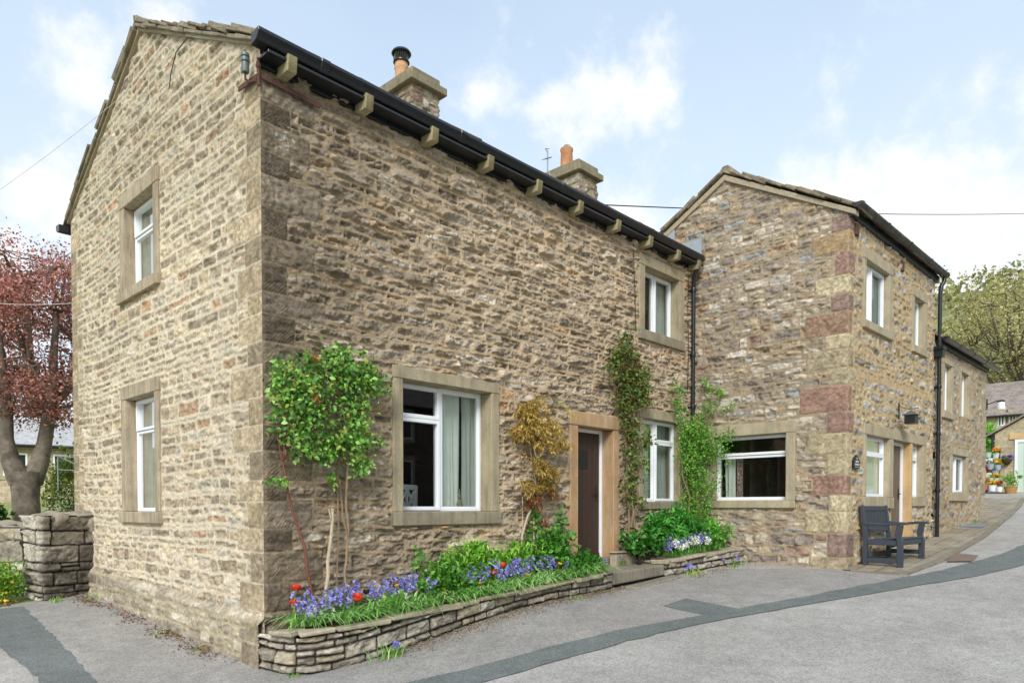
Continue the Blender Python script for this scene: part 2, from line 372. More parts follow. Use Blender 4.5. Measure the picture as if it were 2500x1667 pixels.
def rubble(name, parent, path, z0, H, style, seed, res, material, holes=(), obst=(), quoins=(), clip=None, out0=0., ramp=None, zf=None, tint=None, extra=None, endfade=None):
    st = dict(ST[style]); st.update(extra or {}); r = np.random.default_rng(seed); vn = VN(seed+1); vn2 = VN(seed+2)
    P = np.array(path, float); seg = np.hypot(*(P[1:]-P[:-1]).T); L = np.concatenate([[0], np.cumsum(seg)]); W = L[-1]
    nu = int(round(W/res))+1; nv = int(round(H/res))+1
    u = np.linspace(0, W, nu); v = np.linspace(0, H, nv); U, V = np.meshgrid(u, v, indexing='ij')
    px = np.interp(u, L, P[:,0]); py = np.interp(u, L, P[:,1])
    tx = np.gradient(px, u); ty = np.gradient(py, u)
    if len(path) > 2:
        kk = max(3, int(.12/res)); ker = np.ones(kk)/kk
        pad = lambda a: np.convolve(np.pad(a, kk, mode='edge'), ker, 'same')[kk:-kk]
        tx, ty = pad(tx), pad(ty)
    tl = np.hypot(tx, ty); nx, ny = ty/tl, -tx/tl
    Uw = U+st['jit']*2*vn.fbm(U*9, V*11, 3)+.02*vn.fbm(U*1.3+9, V*1.3, 2)
    Vw = V+st['wave']*2*vn.fbm(U*.8+3, V*.6, 2)+st['jit']*1.6*vn2.fbm(U*8, V*10, 3)
    SD = np.full(U.shape, -1.0); Hh = np.zeros(U.shape); C = np.zeros(U.shape+(3,)); gap = st['gap']
    # rough stones: broken, slightly horizontal fractures
    nA = vn.fbm(U*9, V*14, 5, .6); nB = np.abs(vn2.fbm(U*6+40, V*11, 4, .55)); nC = vn2.fbm(U*5, V*26, 4); nD = np.abs(vn.fbm(U*22+9, V*30, 3)); nE = vn2.fbm(U*34, V*38, 2)
    rough = st['rough']*(1.3*nA-1.2*nB+.7*nC-.55*nD+.35*nE)
    cvar = vn2.fbm(U*20+7, V*34, 4, .6); cvar2 = vn.fbm(U*5+50, V*7, 3)
    OD = np.full(U.shape, 9.0)
    for (a, b, c, d) in list(obst)+[q[:4] for q in quoins]:
        qx = np.maximum(a-U, U-b); qy = np.maximum(c-V, V-d)
        dd = np.where((qx > 0) & (qy > 0), np.hypot(np.maximum(qx,0), np.maximum(qy,0)), np.maximum(qx, qy))
        OD = np.minimum(OD, dd)
    ODj = OD - gap*.3 + st['jit']*.6*vn.fbm(U*12, V*12, 2)
    cols = np.array([c for c, w_ in st['pal']]); mc_ = cols.mean(0); cols = mc_+(cols-mc_)*st.get('contrast',.75); lum = cols.mean(1,keepdims=True); cols = lum+(cols-lum)*st.get('sat',.85); ws = np.array([w_ for c, w_ in st['pal']]); ws = ws/ws.sum()
    def put(a, b, c, d, colr, rel, tiltx, tilty, rs, rnd, quoin=False, flat=False):
        m = .08
        i0, i1 = max(0, int((a-m)/res)), min(nu, int((b+m)/res)+2); j0, j1 = max(0, int((c-m)/res)), min(nv, int((d+m)/res)+2)
        if i1 <= i0 or j1 <= j0: return
        sl_ = (slice(i0,i1), slice(j0,j1)); uu, vv = (U[sl_], V[sl_]) if quoin else (Uw[sl_], Vw[sl_])
        if quoin: uu = uu+.22*(Uw[sl_]-U[sl_]); vv = vv+.22*(Vw[sl_]-V[sl_])*.6
        gp_ = gap*.45 if quoin else gap
        hx, hy = max((b-a-gp_)/2, .005), max((d-c-gp_*(1 if quoin else st.get('gv',1.3)))/2, .005); rr = min(rnd, hx*.9, hy*.9); cx, cy = (a+b)/2, (c+d)/2
        qx = np.abs(uu-cx)-hx+rr; qy = np.abs(vv-cy)-hy+rr
        sd = -(np.hypot(np.maximum(qx,0), np.maximum(qy,0))+np.minimum(np.maximum(qx,qy),0)-rr)
        if not quoin: sd = np.minimum(sd, ODj[sl_])
        take = sd > SD[sl_]
        SD[sl_] = np.where(take, sd, SD[sl_])
        e = sstep(0, st['edge'], sd)
        lu, lv = (uu-cx), (vv-cy)
        tool = 1.0
        if flat:
            kind_ = r.integers(0,3); ph = (lu*(.35 if kind_ == 0 else 1)+np.abs(lv)*(1.0 if kind_ else .2))/.034*6.283+8*cvar2[sl_]; tw = np.sin(ph); tool = 1+.10*tw*(.4 if kind_ == 2 else 1)
            h = e*(rel+.55*rough[sl_]*rs+.004*tw)
        else:
            fa = st.get('facet', 0); pl3 = 0
            if fa:
                p1, p2, p3 = r.normal(0,fa,(3,2)); pl3 = np.minimum(np.minimum(p1[0]*lu+p1[1]*lv, p2[0]*(lu-hx*.3)+p2[1]*lv), p3[0]*(lu+hx*.3)+p3[1]*(lv+hy*.2))
            h = e*(rel+np.clip(tiltx*lu+tilty*lv+pl3, -.028, .022)+rough[sl_]*rs)
        Hh[sl_] = np.where(take, h, Hh[sl_])
        cc = colr[None,None,:]*np.array(st.get('warm',(1,1,1)))*st.get('gain',1.25)*(1+.55*cvar[sl_][...,None])*(1+.28*cvar2[sl_][...,None])*(tool[...,None] if flat else 1)
        C[sl_] = np.where(take[...,None], cc, C[sl_])
    y = -.05
    while y < H+.1:
        h = r.uniform(*st['ch'])
        if r.random() < .18: h *= 1.35
        if r.random() < .18: h *= .6
        x = -r.uniform(0, .2); cj = 1+r.normal()*st.get('cvj',.02)
        while x < W+.05:
            l = r.uniform(*st['cl'])*(.65+h*3.2)
            if r.random() < .12: l *= 1.5
            parts = [(y, y+h)]
            if h > .12 and l < .33 and r.random() < .22: mid = y+h*r.uniform(.4,.6); parts = [(y, mid), (mid, y+h)]
            for (c, d) in parts:
                col = cols[r.choice(len(cols), p=ws)]*r.uniform(.9, 1.1)*cj
                put(x, x+l, c, d, col, r.uniform(*st['rel']), r.normal()*st['tilt']*.4, r.normal()*st['tilt'], r.uniform(.5,1.3), st['round']*r.uniform(.5,1.3))
            x += l
        y += h
    for q in quoins: put(q[0], q[1], q[2], q[3], q[4]*r.uniform(.9,1.08)*1.22/st.get('gain',1.25), q[5] if len(q) > 5 else .012, 0, 0, .5, .012, True, True)
    mort = SD < 0
    mc = st['mortar'][None,None,:]*(1+.22*vn2.fbm(U*10, V*10, 4)[...,None])
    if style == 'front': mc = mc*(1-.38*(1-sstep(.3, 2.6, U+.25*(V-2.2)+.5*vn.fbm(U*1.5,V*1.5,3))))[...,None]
    k = sstep(-.003, .006, SD)[...,None]; C = mc*(1-k)+C*k
    Hh = Hh+(1-k[...,0])*.010*vn.fbm(U*16, V*16, 3)
    if tint is not None: C = C*tint(U, V, vn)[...,None]
    if endfade: 
        ef = np.ones_like(U)
        if endfade[0]: ef *= sstep(0, .03, U)
        if endfade[1]: ef *= sstep(0, .03, W-U)
        Hh = Hh*ef
    out = Hh+out0
    if ramp: out = out-out0*ramp(U, V)
    base = np.full(nu, z0) if zf is None else np.array([zf(x_) for x_ in u])
    X = px[:,None]+nx[:,None]*out; Y = py[:,None]+ny[:,None]*out; Z = base[:,None]+V
    vid = np.arange(nu*nv).reshape(nu, nv)
    F = np.stack([vid[:-1,:-1], vid[1:,:-1], vid[1:,1:], vid[:-1,1:]], -1)
    Uc = (U[:-1,:-1]+U[1:,1:])/2; Vc = (V[:-1,:-1]+V[1:,1:])/2
    keep = np.ones(Uc.shape, bool)
    for (a,b,c,d) in holes: keep &= ~((Uc > a) & (Uc < b) & (Vc > c) & (Vc < d))
    if clip is not None: keep &= clip(Uc, Vc)
    F = F[keep].reshape(-1, 4)
    Vs = np.stack([X,Y,Z], -1).reshape(-1,3); Cs = C.reshape(-1,3)
    used = np.zeros(len(Vs), bool); used[F.ravel()] = True; mp = np.cumsum(used)-1
    me = fastmesh(name, Vs[used], mp[F], Cs[used], True)
    return link(name, me, material, parent)
# --END CORE

# ---------------------------------------------------------------- windows and doors
class PB(MB):
    """boxes in a wall plane: u along the wall, v up, d into the wall"""
    def __init__(s, pl): super().__init__(); s.pl = pl
    def bx(s, u0, u1, v0, v1, d0, d1, j=0):
        if s.pl == 'F': s.box(u0, u1, d0, d1, v0, v1, j)
        else: s.box(d0, d1, u0, u1, v0, v1, j)
def pane_quad(pl, u0, u1, v0, v1, d):
    m = MB()
    vs = [(u0,v0),(u1,v0),(u1,v1),(u0,v1)]
    m.add([(a,d,b) if pl == 'F' else (d,a,b) for a,b in vs], [(0,1,2,3)]); return m
def window(root, pl, outer, op, panes, setback=.16, stone=None, lint=True, sill=True, sillproud=.05, label=None, room=True, curtain=None, blind=False, sill_u=None, proud=.03, lintel_bottom=None, room_mat=None, bars=.042):
    """outer, op: (u0,u1,v0,v1); panes: list of rects in 0..1 of the opening"""
    stone = stone or M_DRESS
    U0,U1,V0,V1 = outer; a,b,c,d = op
    s = PB(pl)
    if V1-d > .02: s.bx(U0, U1, d, V1, -proud, .30)                      # lintel
    if a-U0 > .02: s.bx(U0+.004, a, c, d-.002, -proud+.003, .30)
    if U1-b > .02: s.bx(b, U1-.004, c, d-.002, -proud+.003, .30)
    win = s.build('window', stone, root, bevel=.007)
    if label: win['label'] = label
    if sill:
        s = PB(pl); su = sill_u or (U0-.01, U1+.01); s.bx(su[0], su[1], V0, c-.001, -sillproud, .30); s.build('sill', M_SILL if stone is M_DRESS else stone, win, bevel=.008)
    W, H = b-a, d-c; fr = PB(pl); D = setback; k = bars
    fr.bx(a+.001, a+k, c+.001, d-.001, D, D+.07); fr.bx(b-k, b-.001, c+.001, d-.001, D, D+.07)
    fr.bx(a+k, b-k, c+.001, c+k, D+.001, D+.07); fr.bx(a+k, b-k, d-k, d-.001, D+.001, D+.07)
    for (p0,p1,q0,q1,*opn) in panes:
        x0, x1, z0, z1 = a+p0*W, a+p1*W, c+q0*H, c+q1*H
        q = k*.95; pr = -.014 if (opn and opn[0]) else .004
        x0 = max(x0, a+.012); x1 = min(x1, b-.012); z0 = max(z0, c+.012); z1 = min(z1, d-.012)
        fr.bx(x0+.002, x0+q+.006, z0+.002, z1-.002, D+pr, D+.06); fr.bx(x1-q-.006, x1-.002, z0+.002, z1-.002, D+pr, D+.06)
        fr.bx(x0+q+.006, x1-q-.006, z0+.002, z0+q+.006, D+pr+.001, D+.06); fr.bx(x0+q+.006, x1-q-.006, z1-q-.006, z1-.002, D+pr+.001, D+.06)
    fo = fr.build('frame', M_WHITE, win, bevel=.004)
    for (p0,p1,q0,q1,*opn) in panes:
        q = k*.95
        pane_quad(pl, a+p0*W+q, a+p1*W-q, c+q0*H+q, c+q1*H-q, D+.03+random.uniform(-.002,.002)).build('glass', M_GLASS, win)
    if room:
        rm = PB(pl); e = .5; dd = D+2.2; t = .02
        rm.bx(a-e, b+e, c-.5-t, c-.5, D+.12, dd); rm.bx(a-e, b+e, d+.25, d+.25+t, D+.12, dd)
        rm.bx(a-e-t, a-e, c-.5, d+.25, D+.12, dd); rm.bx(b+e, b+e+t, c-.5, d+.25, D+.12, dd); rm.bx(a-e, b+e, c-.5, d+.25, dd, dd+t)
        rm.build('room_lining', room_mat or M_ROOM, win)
    if blind:
        bl = PB(pl); bl.bx(a+.01, b-.01, c+.01, d-.01, D+.085, D+.095); bl.build('blind', M_BLIND, win)
    for cu in (curtain or []):
        u0, u1, v0, v1, dep, m_ = cu; n = int((u1-u0)/.012)+2; vs = []; fs = []; nv_ = 8
        for i in range(n):
            t = i/(n-1); ph = t*(u1-u0)/.075*2*math.pi
            for jv in range(nv_+1):
                vv = v0+(v1-v0)*jv/nv_; am = .026*(1-.35*jv/nv_)
                uu = u0+t*(u1-u0)+.012*math.sin(ph*.37+jv*.3); dd = dep+am*math.sin(ph+.5*math.sin(ph*.31))+.01*math.sin(ph*.5+1)
                vs.append((uu,dd,vv) if pl == 'F' else (dd,uu,vv))
        for i in range(n-1):
            for jv in range(nv_): q = i*(nv_+1)+jv; fs.append((q, q+nv_+1, q+nv_+2, q+1))
        mm = MB(); mm.add(vs, fs); mm.build('curtain', m_, win, smooth=True)
    return win

def slab_roof(name, parent, x0, x1, y_e, z_e, y_r, z_r, spacing=.27, thick=.045, verge=(.09, .09), mat_=None, jit=1.0, seed=3):
    rr = random.Random(seed); m = MB(); dy, dz = y_r-y_e, z_r-z_e; L = math.hypot(dy, dz); sy, sz = dy/L, dz/L
    ny, nz_ = (-sz, sy) if sy > 0 else (sz, -sy)
    n = int(L/spacing)+1
    for i in range(n):
        s0 = i*spacing-.06; x = x0-verge[0]*rr.uniform(.5,1.15)
        if i == n-1: s0 = L-.25
        while x < x1+verge[1]:
            wd = rr.uniform(.34,.75); xe = min(x+wd, x1+verge[1]*rr.uniform(.5,1.1))
            if xe-x < .12: break
            th = thick*rr.uniform(.7,1.35); ln = spacing*1.75*rr.uniform(.95,1.05); sc = s0+ln/2+rr.uniform(-.025,.025)*jit
            if sc+ln/2 > L+.05: ln = max(.1, L+.05-(sc-ln/2)); sc = s0+ln/2
            lift = thick*.75+rr.uniform(0,.012)*jit
            tilt = -.045+rr.uniform(-.02,.02)
            cy, cz = y_e+sy*sc+ny*lift, z_e+sz*sc+nz_*lift
            ax = Vector((1,0,rr.uniform(-.015,.015)*jit)); ay = Vector((0, sy-ny*tilt*-1*-1, sz-nz_*tilt*-1*-1)).normalized(); an = Vector((0,ny,nz_))
            m.obox(((x+xe)/2, cy, cz), ax*((xe-x)/2-.004), ay*ln/2, an*th/2, .012*jit)
            x = xe
    return m.build(name, mat_ or M_SLATE, parent, bevel=.008)

# ================================================================ main cottage
A = empty('stone_cottage', (0,0,0), 0, 'big rubble stone cottage with black gutter, stone corbels and two chimneys on its roof', 'house')
XE = 7.98; GY = 5.9; EA = 5.92; SLP = .5
w_main = dict(outer=(1.49,3.14,1.41,3.165), op=(1.63,3.00,1.565,3.03))
w_up = dict(outer=(6.26,7.63,4.26,5.60), op=(6.42,7.47,4.42,5.43))
w_low = dict(outer=(6.28,7.63,1.58,3.19), op=(6.39,7.50,1.70,3.03))
door_o = (4.54,5.73,.80,2.97)
rect = lambda o: (o[0],o[1],o[2],o[3])
zq = .62; qf = []; qg = []; qb = []; i = 0
dk = [S3('6a6053'),S3('786d5d'),S3('645a4d'),S3('83786a')]; lt = [S3('a2937c'),S3('96886f'),S3('aa9b83'),S3('8b7f6c')]
while zq < 5.62:
    h = [.27,.30,.22,.26,.20,.28,.24][i%7]
    lf = random.uniform(.5,.7) if i%2 else random.uniform(.24,.34); lg = random.uniform(.26,.34) if i%2 else random.uniform(.46,.66)
    h = min(h, 5.66-zq)
    qf.append((-.02, lf, zq, zq+h, dk[i%4], .012)); qg.append((GY-lg, GY+.02, zq, zq+h, lt[(i*3)%4], .008))
    qb.append((-.02, .5 if i%2 else .28, zq, zq+h, lt[(i*3+1)%4], .008)); zq += h; i += 1
qg = [q for q in qg]
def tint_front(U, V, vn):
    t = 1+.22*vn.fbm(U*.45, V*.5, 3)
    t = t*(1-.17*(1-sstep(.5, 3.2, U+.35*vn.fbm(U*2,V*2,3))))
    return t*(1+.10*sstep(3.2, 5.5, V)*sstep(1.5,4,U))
ob = [rect(w_main['outer']), rect(w_up['outer']), rect(w_low['outer']), door_o]
hole = lambda o: (o[0]+.05,o[1]-.05,o[2]+.05,o[3]-.05)
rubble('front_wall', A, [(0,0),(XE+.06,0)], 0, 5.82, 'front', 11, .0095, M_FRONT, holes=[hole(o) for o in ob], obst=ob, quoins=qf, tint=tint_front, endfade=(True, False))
gw_u = dict(outer=(2.44,3.74,4.22,5.60), op=(2.60,3.58,4.36,5.42)); gw_l = dict(outer=(2.48,3.76,1.42,3.16), op=(2.62,3.60,1.56,2.99))
flip = lambda o: (GY-o[1], GY-o[0], o[2], o[3])
obg = [flip(gw_u['outer']), flip(gw_l['outer'])]
def clipg(U, V):
    y = GY-U; return V < EA-.02+SLP*np.minimum(y, GY-y)
rubble('gable_wall', A, [(0,GY),(0,0)], 0, 7.45, 'gable', 21, .0115, M_GABLE, holes=[hole(o) for o in obg], obst=obg, quoins=qg+qb, clip=clipg, endfade=(True, True),
       tint=lambda U,V,vn: 1+.16*vn.fbm(U*.5,V*.5,3)-.10*sstep(4.2,6.2,V))
# plinth along the foot of the gable
def zp(u): return .0
pt = lambda u: .75-.15*u/5.4-0
rubble('plinth', A, [(0,5.45),(0,-.012)], 0, .80, 'plinth', 31, .0135, M_GABLE, out0=.06, clip=lambda U,V: V < .79-.19*U/5.45, ramp=lambda U,V: sstep(.70-.19*U/5.45, .77-.19*U/5.45, V)*.97+.0,
       quoins=[(5.1,5.5,.0,.33,S3('8d806b'),.008),(5.2,5.5,.33,.55,S3('978a72'),.008)], tint=lambda U,V,vn: .93+.2*vn.fbm(U*.7,V*.9,3))
cw = MB()   # hidden back, end and core walls
cw.box(.06, XE+.6, GY-.25, GY-.05, 0, EA); cw.box(XE+.45, XE+.62, .1, GY-.26, 0, EA); cw.prism([(.2,EA-.15),(GY-.2,EA-.15),(GY/2,EA+SLP*GY/2-.2)], 0, XE+.45, XE+.60)
cw.build('back_wall', M_MORTAR, A)
# roof
slab_roof('roof', A, 0, XE+.62, -.13, EA-.02, GY/2, EA+SLP*GY/2+.02, seed=3)
slab_roof('roof', A, 0, XE+.62, GY+.16, EA-.06, GY/2, EA+SLP*GY/2+.02, seed=4)
rd = MB(); x = -.07
zr = EA+SLP*GY/2
while x < XE+.6:
    l = random.uniform(.5,.65); j = random.uniform(-.008,.008)
    rd.prism([(GY/2-.19,zr-.03+j),(GY/2,zr+.14+j),(GY/2+.19,zr-.03+j),(GY/2,zr+.02+j)], 0, x, x+l-.012); x += l
rd.build('ridge', M_SLATE, A, bevel=.01)
vm = MB()   # mortar bed of the verge
vm.prism([(-.05,EA-.06),(GY/2,zr-.045),(GY+.05,EA-.06),(GY+.05,EA+.01),(GY/2,zr+.03),(-.05,EA+.01)], 0, -.035, .12)
vm.build('verge', M_MORTAR, A)
vb = MB(); rv = random.Random(9)   # bedded under-slates along the verge
for sgn in (1,-1):
    s = -.02
    Lr = math.hypot(GY/2, GY/2*SLP)
    while s < Lr-.1:
        l = rv.uniform(.3,.5); t0 = min(s+l, Lr); yc = (s+t0)/2/Lr*GY/2; zc = EA+SLP*yc+.012; y_ = yc if sgn > 0 else GY-yc
        d = Vector((0, sgn, SLP)).normalized(); nn = Vector((0,-SLP*sgn,1)).normalized()
        vb.obox((.02, y_, zc), (rv.uniform(.085,.125),0,0), d*(t0-s)/2*.98, nn*rv.uniform(.014,.022), .008); s = t0
vb.build('under_slates', M_SLATE, A, bevel=.006)
# gutter, soffit, corbels
gp = [(-.10,5.885),(-.245,5.905),(-.248,5.87),(-.228,5.83),(-.20,5.80),(-.10,5.785)]
gm = MB(); x = -.14
joints = [-.14,.55,2.35,4.15,5.95,7.90]
for a_, b_ in zip(joints[:-1], joints[1:]): gm.prism(gp, 0, a_, b_-.002)
for x in joints[1:-1]: gm.prism([(y-.006 if y < -.15 else y, z-(.008 if z < 5.85 else -.003)) for y,z in gp], 0, x-.05, x+.05)
gut = gm.build('gutter', M_BLACK, A, bevel=.006)
sf = MB(); sf.box(-.02, XE-.02, -.195, .02, 5.745, 5.774); sf.box(-.03, XE-.02, -.028, .02, 5.70, 5.744); sf.build('soffit', M_BLACK, A, bevel=.004)
gb = MB(); gb.prism([(GY+.06,EA-.09),(GY+.22,EA-.08),(GY+.22,EA-.15),(GY+.16,EA-.19),(GY+.06,EA-.19)], 0, -.14, XE); gb.build('gutter', M_BLACK, A)
ri = MB(); ri.box(.03, XE, .02, .3, 5.70, 5.93); ri.build('wall_head', M_MORTAR, A)
for X in (.21,1.07,1.94,2.81,3.69,4.55,5.44,6.30,7.13,7.80):
    c = MB(); hw = .048
    c.prism([(.0,5.655),(-.205,5.655),(-.225,5.80),(-.15,5.83),(.0,5.83)], 0, X-hw, X+hw)
    for k in range(9): c.box(X-hw+.004, X+hw-.004, -.2275+.0015*(8-k), -.20, 5.664+k*.0155, 5.672+k*.0155)
    c.build('corbel', M_CORB, A, bevel=.006)
# chimneys
def chimney(x0, x1, y0, y1, zb, zt, seed, px, py, cowl):
    ob_ = rubble('chimney', A, [(x0,y1),(x0,y0),(x1,y0),(x1,y1)], zb, zt-zb, 'wing', seed, .016, M_FRONT, extra=dict(ch=(.15,.2), cl=(.12,.3), rel=(.004,.015), gap=.02), tint=lambda U,V,vn: .85+.2*vn.fbm(U,V,3))
    c = MB(); c.box(x0-.09, x1+.09, y0-.09, y1+.09, zt-.02, zt+.10); c.box(x0-.01, x1+.01, y0-.01, y1+.01, zt+.101, zt+.23, .004); c.build('chimney_cap', M_CAP, ob_, bevel=.01)
    core = MB(); core.box(x0+.02, x1-.02, y0+.02, y1-.02, zb, zt-.03); core.build('flue_core', M_MORTAR, ob_)
    p = MB(); z = zt+.23
    if cowl:
        p.lathe([(.112,-.02),(.104,.02),(.100,.20),(.112,.22),(.112,.26),(.100,.27),(.108,.33),(.09,.34)], (px,py,z), 20); p.build('chimney_pot', M_TERRA2, ob_, smooth=True)
        k = MB(); k.lathe([(.109,.31),(.132,.32),(.132,.335),(.109,.345)], (px,py,z), 20)
        for t in range(24):
            a = t*math.pi/12; k.tube([(px+.098*math.cos(a),py+.098*math.sin(a),z+.33),(px+.125*math.cos(a),py+.125*math.sin(a),z+.47)], .004, 4)
        for t in range(3):
            a = t*2.1+.4; k.tube([(px+.11*math.cos(a),py+.11*math.sin(a),z+.32),(px+.13*math.cos(a),py+.13*math.sin(a),z+.47)], .008, 5)
        k.lathe([(.155,.455),(.16,.465),(.14,.50),(.08,.53),(.01,.54)], (px,py,z), 24)
        k.build('cowl', M_BLACK, ob_, smooth=True)
    else:
        p.lathe([(.135,-.02),(.13,.0),(.118,.36),(.13,.385),(.13,.43),(.1,.44)], (px,py,z), 20); p.build('chimney_pot', M_TERRA, ob_, smooth=True)
        k = MB()
        for q in (0, math.pi/2):
            k.tube([(px+.1*math.cos(t)*math.cos(q), py+.1*math.cos(t)*math.sin(q), z+.42+.09*math.sin(t)) for t in np.linspace(0, math.pi, 9)], .006, 5)
        k.build('bird_guard', M_DARK, ob_)
    return ob_
chimney(3.74,4.29,2.45,3.45,6.9,8.17,41,3.92,2.95,True)['label'] = 'chimney with a black domed cowl on its pot'
chimney(7.86,8.47,2.45,3.45,6.9,8.20,43,8.10,2.95,False)['label'] = 'chimney with a plain terracotta pot'
# windows
P2 = [(0,.5,.0,.74),(0,.5,.74,1,1),(.5,1,0,1)]
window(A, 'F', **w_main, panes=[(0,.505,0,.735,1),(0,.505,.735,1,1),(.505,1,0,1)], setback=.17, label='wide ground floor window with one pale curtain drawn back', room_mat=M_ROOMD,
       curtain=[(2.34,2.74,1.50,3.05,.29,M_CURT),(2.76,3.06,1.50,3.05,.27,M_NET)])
window(A, 'F', **w_up, panes=[(0,.5,0,1),(.5,1,0,1,1)], setback=.15, label='upper window with two tall panes', curtain=[(6.44,6.86,4.4,5.45,.29,M_NET),(7.02,7.46,4.4,5.45,.29,M_NET)])
window(A, 'F', **w_low, panes=[(0,.46,0,1),(.46,1,0,.74,1),(.46,1,.74,1,1)], setback=.09, label='ground floor window between the door and the corner climber', curtain=[(6.42,6.92,1.7,3.05,.24,M_NET),(7.2,7.48,1.7,3.05,.26,M_NET)])
window(A, 'G', **gw_u, panes=[(0,1,0,.66),(0,1,.66,1,1)], setback=.11, bars=.032, stone=M_DRESSG, label='upper gable window', sillproud=.06, blind=True, room=False, sill_u=(2.42,3.78))
window(A, 'G', **gw_l, panes=[(0,1,0,.72),(0,1,.72,1,1)], setback=.11, bars=.032, stone=M_DRESSG, label='lower gable window', sillproud=.06, blind=True, room=False, sill_u=(2.45,3.81))
# doorway
s = PB('F'); s.bx(4.54,5.73,2.77,2.97,-.035,.34); s.bx(4.545,4.73,.72,2.768,-.03,.34); s.bx(5.58,5.725,.72,2.768,-.03,.34)
ds = s.build('door_surround', M_ORANGE, A, bevel=.012)
s = PB('F'); s.bx(4.731,4.775,.80,2.768,.18,.27); s.bx(5.535,5.579,.80,2.768,.18,.27); s.bx(4.776,5.534,2.72,2.768,.181,.27); s.build('door_frame', M_WHITE, A, bevel=.004)
s = PB('F'); s.bx(4.776,5.534,.86,2.718,.215,.26)
for k in range(6): s.bx(4.780+k*.126,4.900+k*.126,.88,2.715,.205,.216)
s.bx(4.776,5.534,.86,.93,.195,.214); d_ = s.build('door', M_DOOR, A, bevel=.004)
s = PB('F'); s.bx(5.02,5.24,2.18,2.45,.196,.206); s.build('door_window', M_DARK, d_, bevel=.003)
s = PB('F'); s.bx(5.44,5.485,1.70,1.92,.196,.204); s.bx(5.36,5.47,1.80,1.82,.165,.18); s.bx(5.452,5.472,1.80,1.82,.18,.197); s.build('handle', M_DARK, d_, bevel=.003)
s = PB('F'); s.bx(4.73,5.58,.70,.855,-.02,.4); s.build('threshold', M_FLAG, A, bevel=.01)
# downpipe in the corner
m = MB(); m.tube([(7.80,-.17,5.80),(7.80,-.17,5.68),(7.82,-.10,5.58),(7.86,-.065,5.50),(7.86,-.065,5.30)], .035, 10); m.tube([(7.86,-.065,5.31),(7.86,-.065,.8)], .034, 12)
for z in (5.3,4.2,3.3,2.2): m.lathe([(.042,0),(.044,.01),(.044,.07),(.042,.08)], (7.86,-.065,z), 12); m.box(7.80,7.92,-.05,.0,z+.02,z+.05)
m.build('downpipe', M_BLACK, A, smooth=True)
# iron bracket with insulator on the corner
m = MB(); m.beam((.0,-.035,5.60),(.60,-.045,5.56),.012,.045); m.beam((-.03,.0,5.60),(-.035,.36,5.62),.012,.045,(0,0,1)); m.tube([(-.03,-.03,5.50),(-.035,-.035,5.75)], .014, 6); m.lathe([(.02,0),(.028,.02),(.02,.04)],(-.033,-.033,5.66),8)
m.tube([(-.03,.0,5.56),(-.075,.05,5.55),(-.10,.09,5.58),(-.10,.09,5.64)], .010, 6)
br = m.build('iron_bracket', M_RUST, A)
m = MB(); m.lathe([(.034,0),(.036,.01),(.036,.085),(.028,.092),(.040,.10),(.040,.13),(.026,.137),(.040,.145),(.038,.17),(.02,.185)], (-.10,.09,5.64), 16); m.build('insulator', plain('grey_ceramic','66706b',.35,.1,20), br, smooth=True)
def cable(name, pts, r, mat_, parent=None):
    m = MB(); m.tube(pts, r, 5); return m.build(name, mat_, parent, smooth=True)
cable('cable', [(-.03,2.05,6.30),(-.03,2.0,6.45),(-.03,1.85,6.62),(-.03,1.55,6.64),(-.03,1.1,6.48),(-.03,.75,6.28),(-.03,.4,6.14),(-.03,.1,5.98),(-.04,-.01,5.85)], .006, M_DARK, A)
cable('cable', [(6.08,-.03,5.70),(6.07,-.05,5.3),(6.10,-.05,4.9),(6.12,-.05,4.4)], .006, M_DARK, A)
cable('cable', [(7.74,-.04,5.6),(7.70,-.05,5.0),(7.73,-.05,4.2),(7.70,-.05,3.6)], .006, M_DARK, A)
ae = MB(); ae.tube([(7.55,2.30,7.55),(7.50,2.36,7.95),(7.42,2.4,8.1),(7.42,2.4,8.45)], .014, 6); ae.tube([(7.30,2.4,8.25),(7.52,2.4,8.36)], .008, 5)
for k in range(5): ae.tube([(7.33+k*.035,2.33,8.27+k*.017),(7.33+k*.035,2.47,8.27+k*.017)], .005, 4)
ae.tube([(7.42,2.4,8.42),(7.36,2.4,8.47),(7.46,2.4,8.50)], .01, 5); ae.v = [(x-.55,y,z-.25) for x,y,z in ae.v]; ae.build('aerial', M_LEAD, A)

# ================================================================ adjoining wing
WR = R(-1.5)
B = empty('cottage_wing', (XE,-2.575,0), WR, 'taller-looking stone wing projecting forward beyond the downpipe, with red sandstone quoins at its corner', 'house')
EB = 6.04; SB = .56; RY = 2.02; BW = 3.25; LB = 4.42
fl = lambda o: (BW-o[1], BW-o[0], o[2], o[3])
kw = dict(outer=(.78,2.34,1.60,2.99), op=(.93,2.20,1.725,2.80))
red = [S3('886f62'),S3('8d7162'),S3('7f6c61')]; yel = [S3('a3967a'),S3('aa9d80'),S3('988b72')]
qs = [(.62,.85,.55,.34,yel[2]),(.85,1.22,.28,.30,red[2]),(1.22,1.55,.62,.20,yel[0]),(1.55,1.80,.26,.22,yel[1]),(1.80,2.10,.58,.16,red[1]),(2.10,2.42,.30,.28,yel[1]),(2.42,2.74,.60,.18,yel[0]),
      (2.74,3.06,.30,.26,red[0]),(3.06,3.46,.72,.16,red[1]),(3.46,3.72,.30,.32,yel[0]),(3.72,4.00,.62,.2,yel[2]),(4.00,4.22,.34,.3,yel[1]),(4.22,4.56,.64,.14,S3('8c7460')),(4.56,4.82,.26,.20,red[2]),(4.82,5.10,.5,.16,yel[1]),(5.10,5.45,.20,.24,red[0]),(5.45,5.75,.55,.16,S3('9c8667')),(5.75,6.0,.26,.2,red[2])]
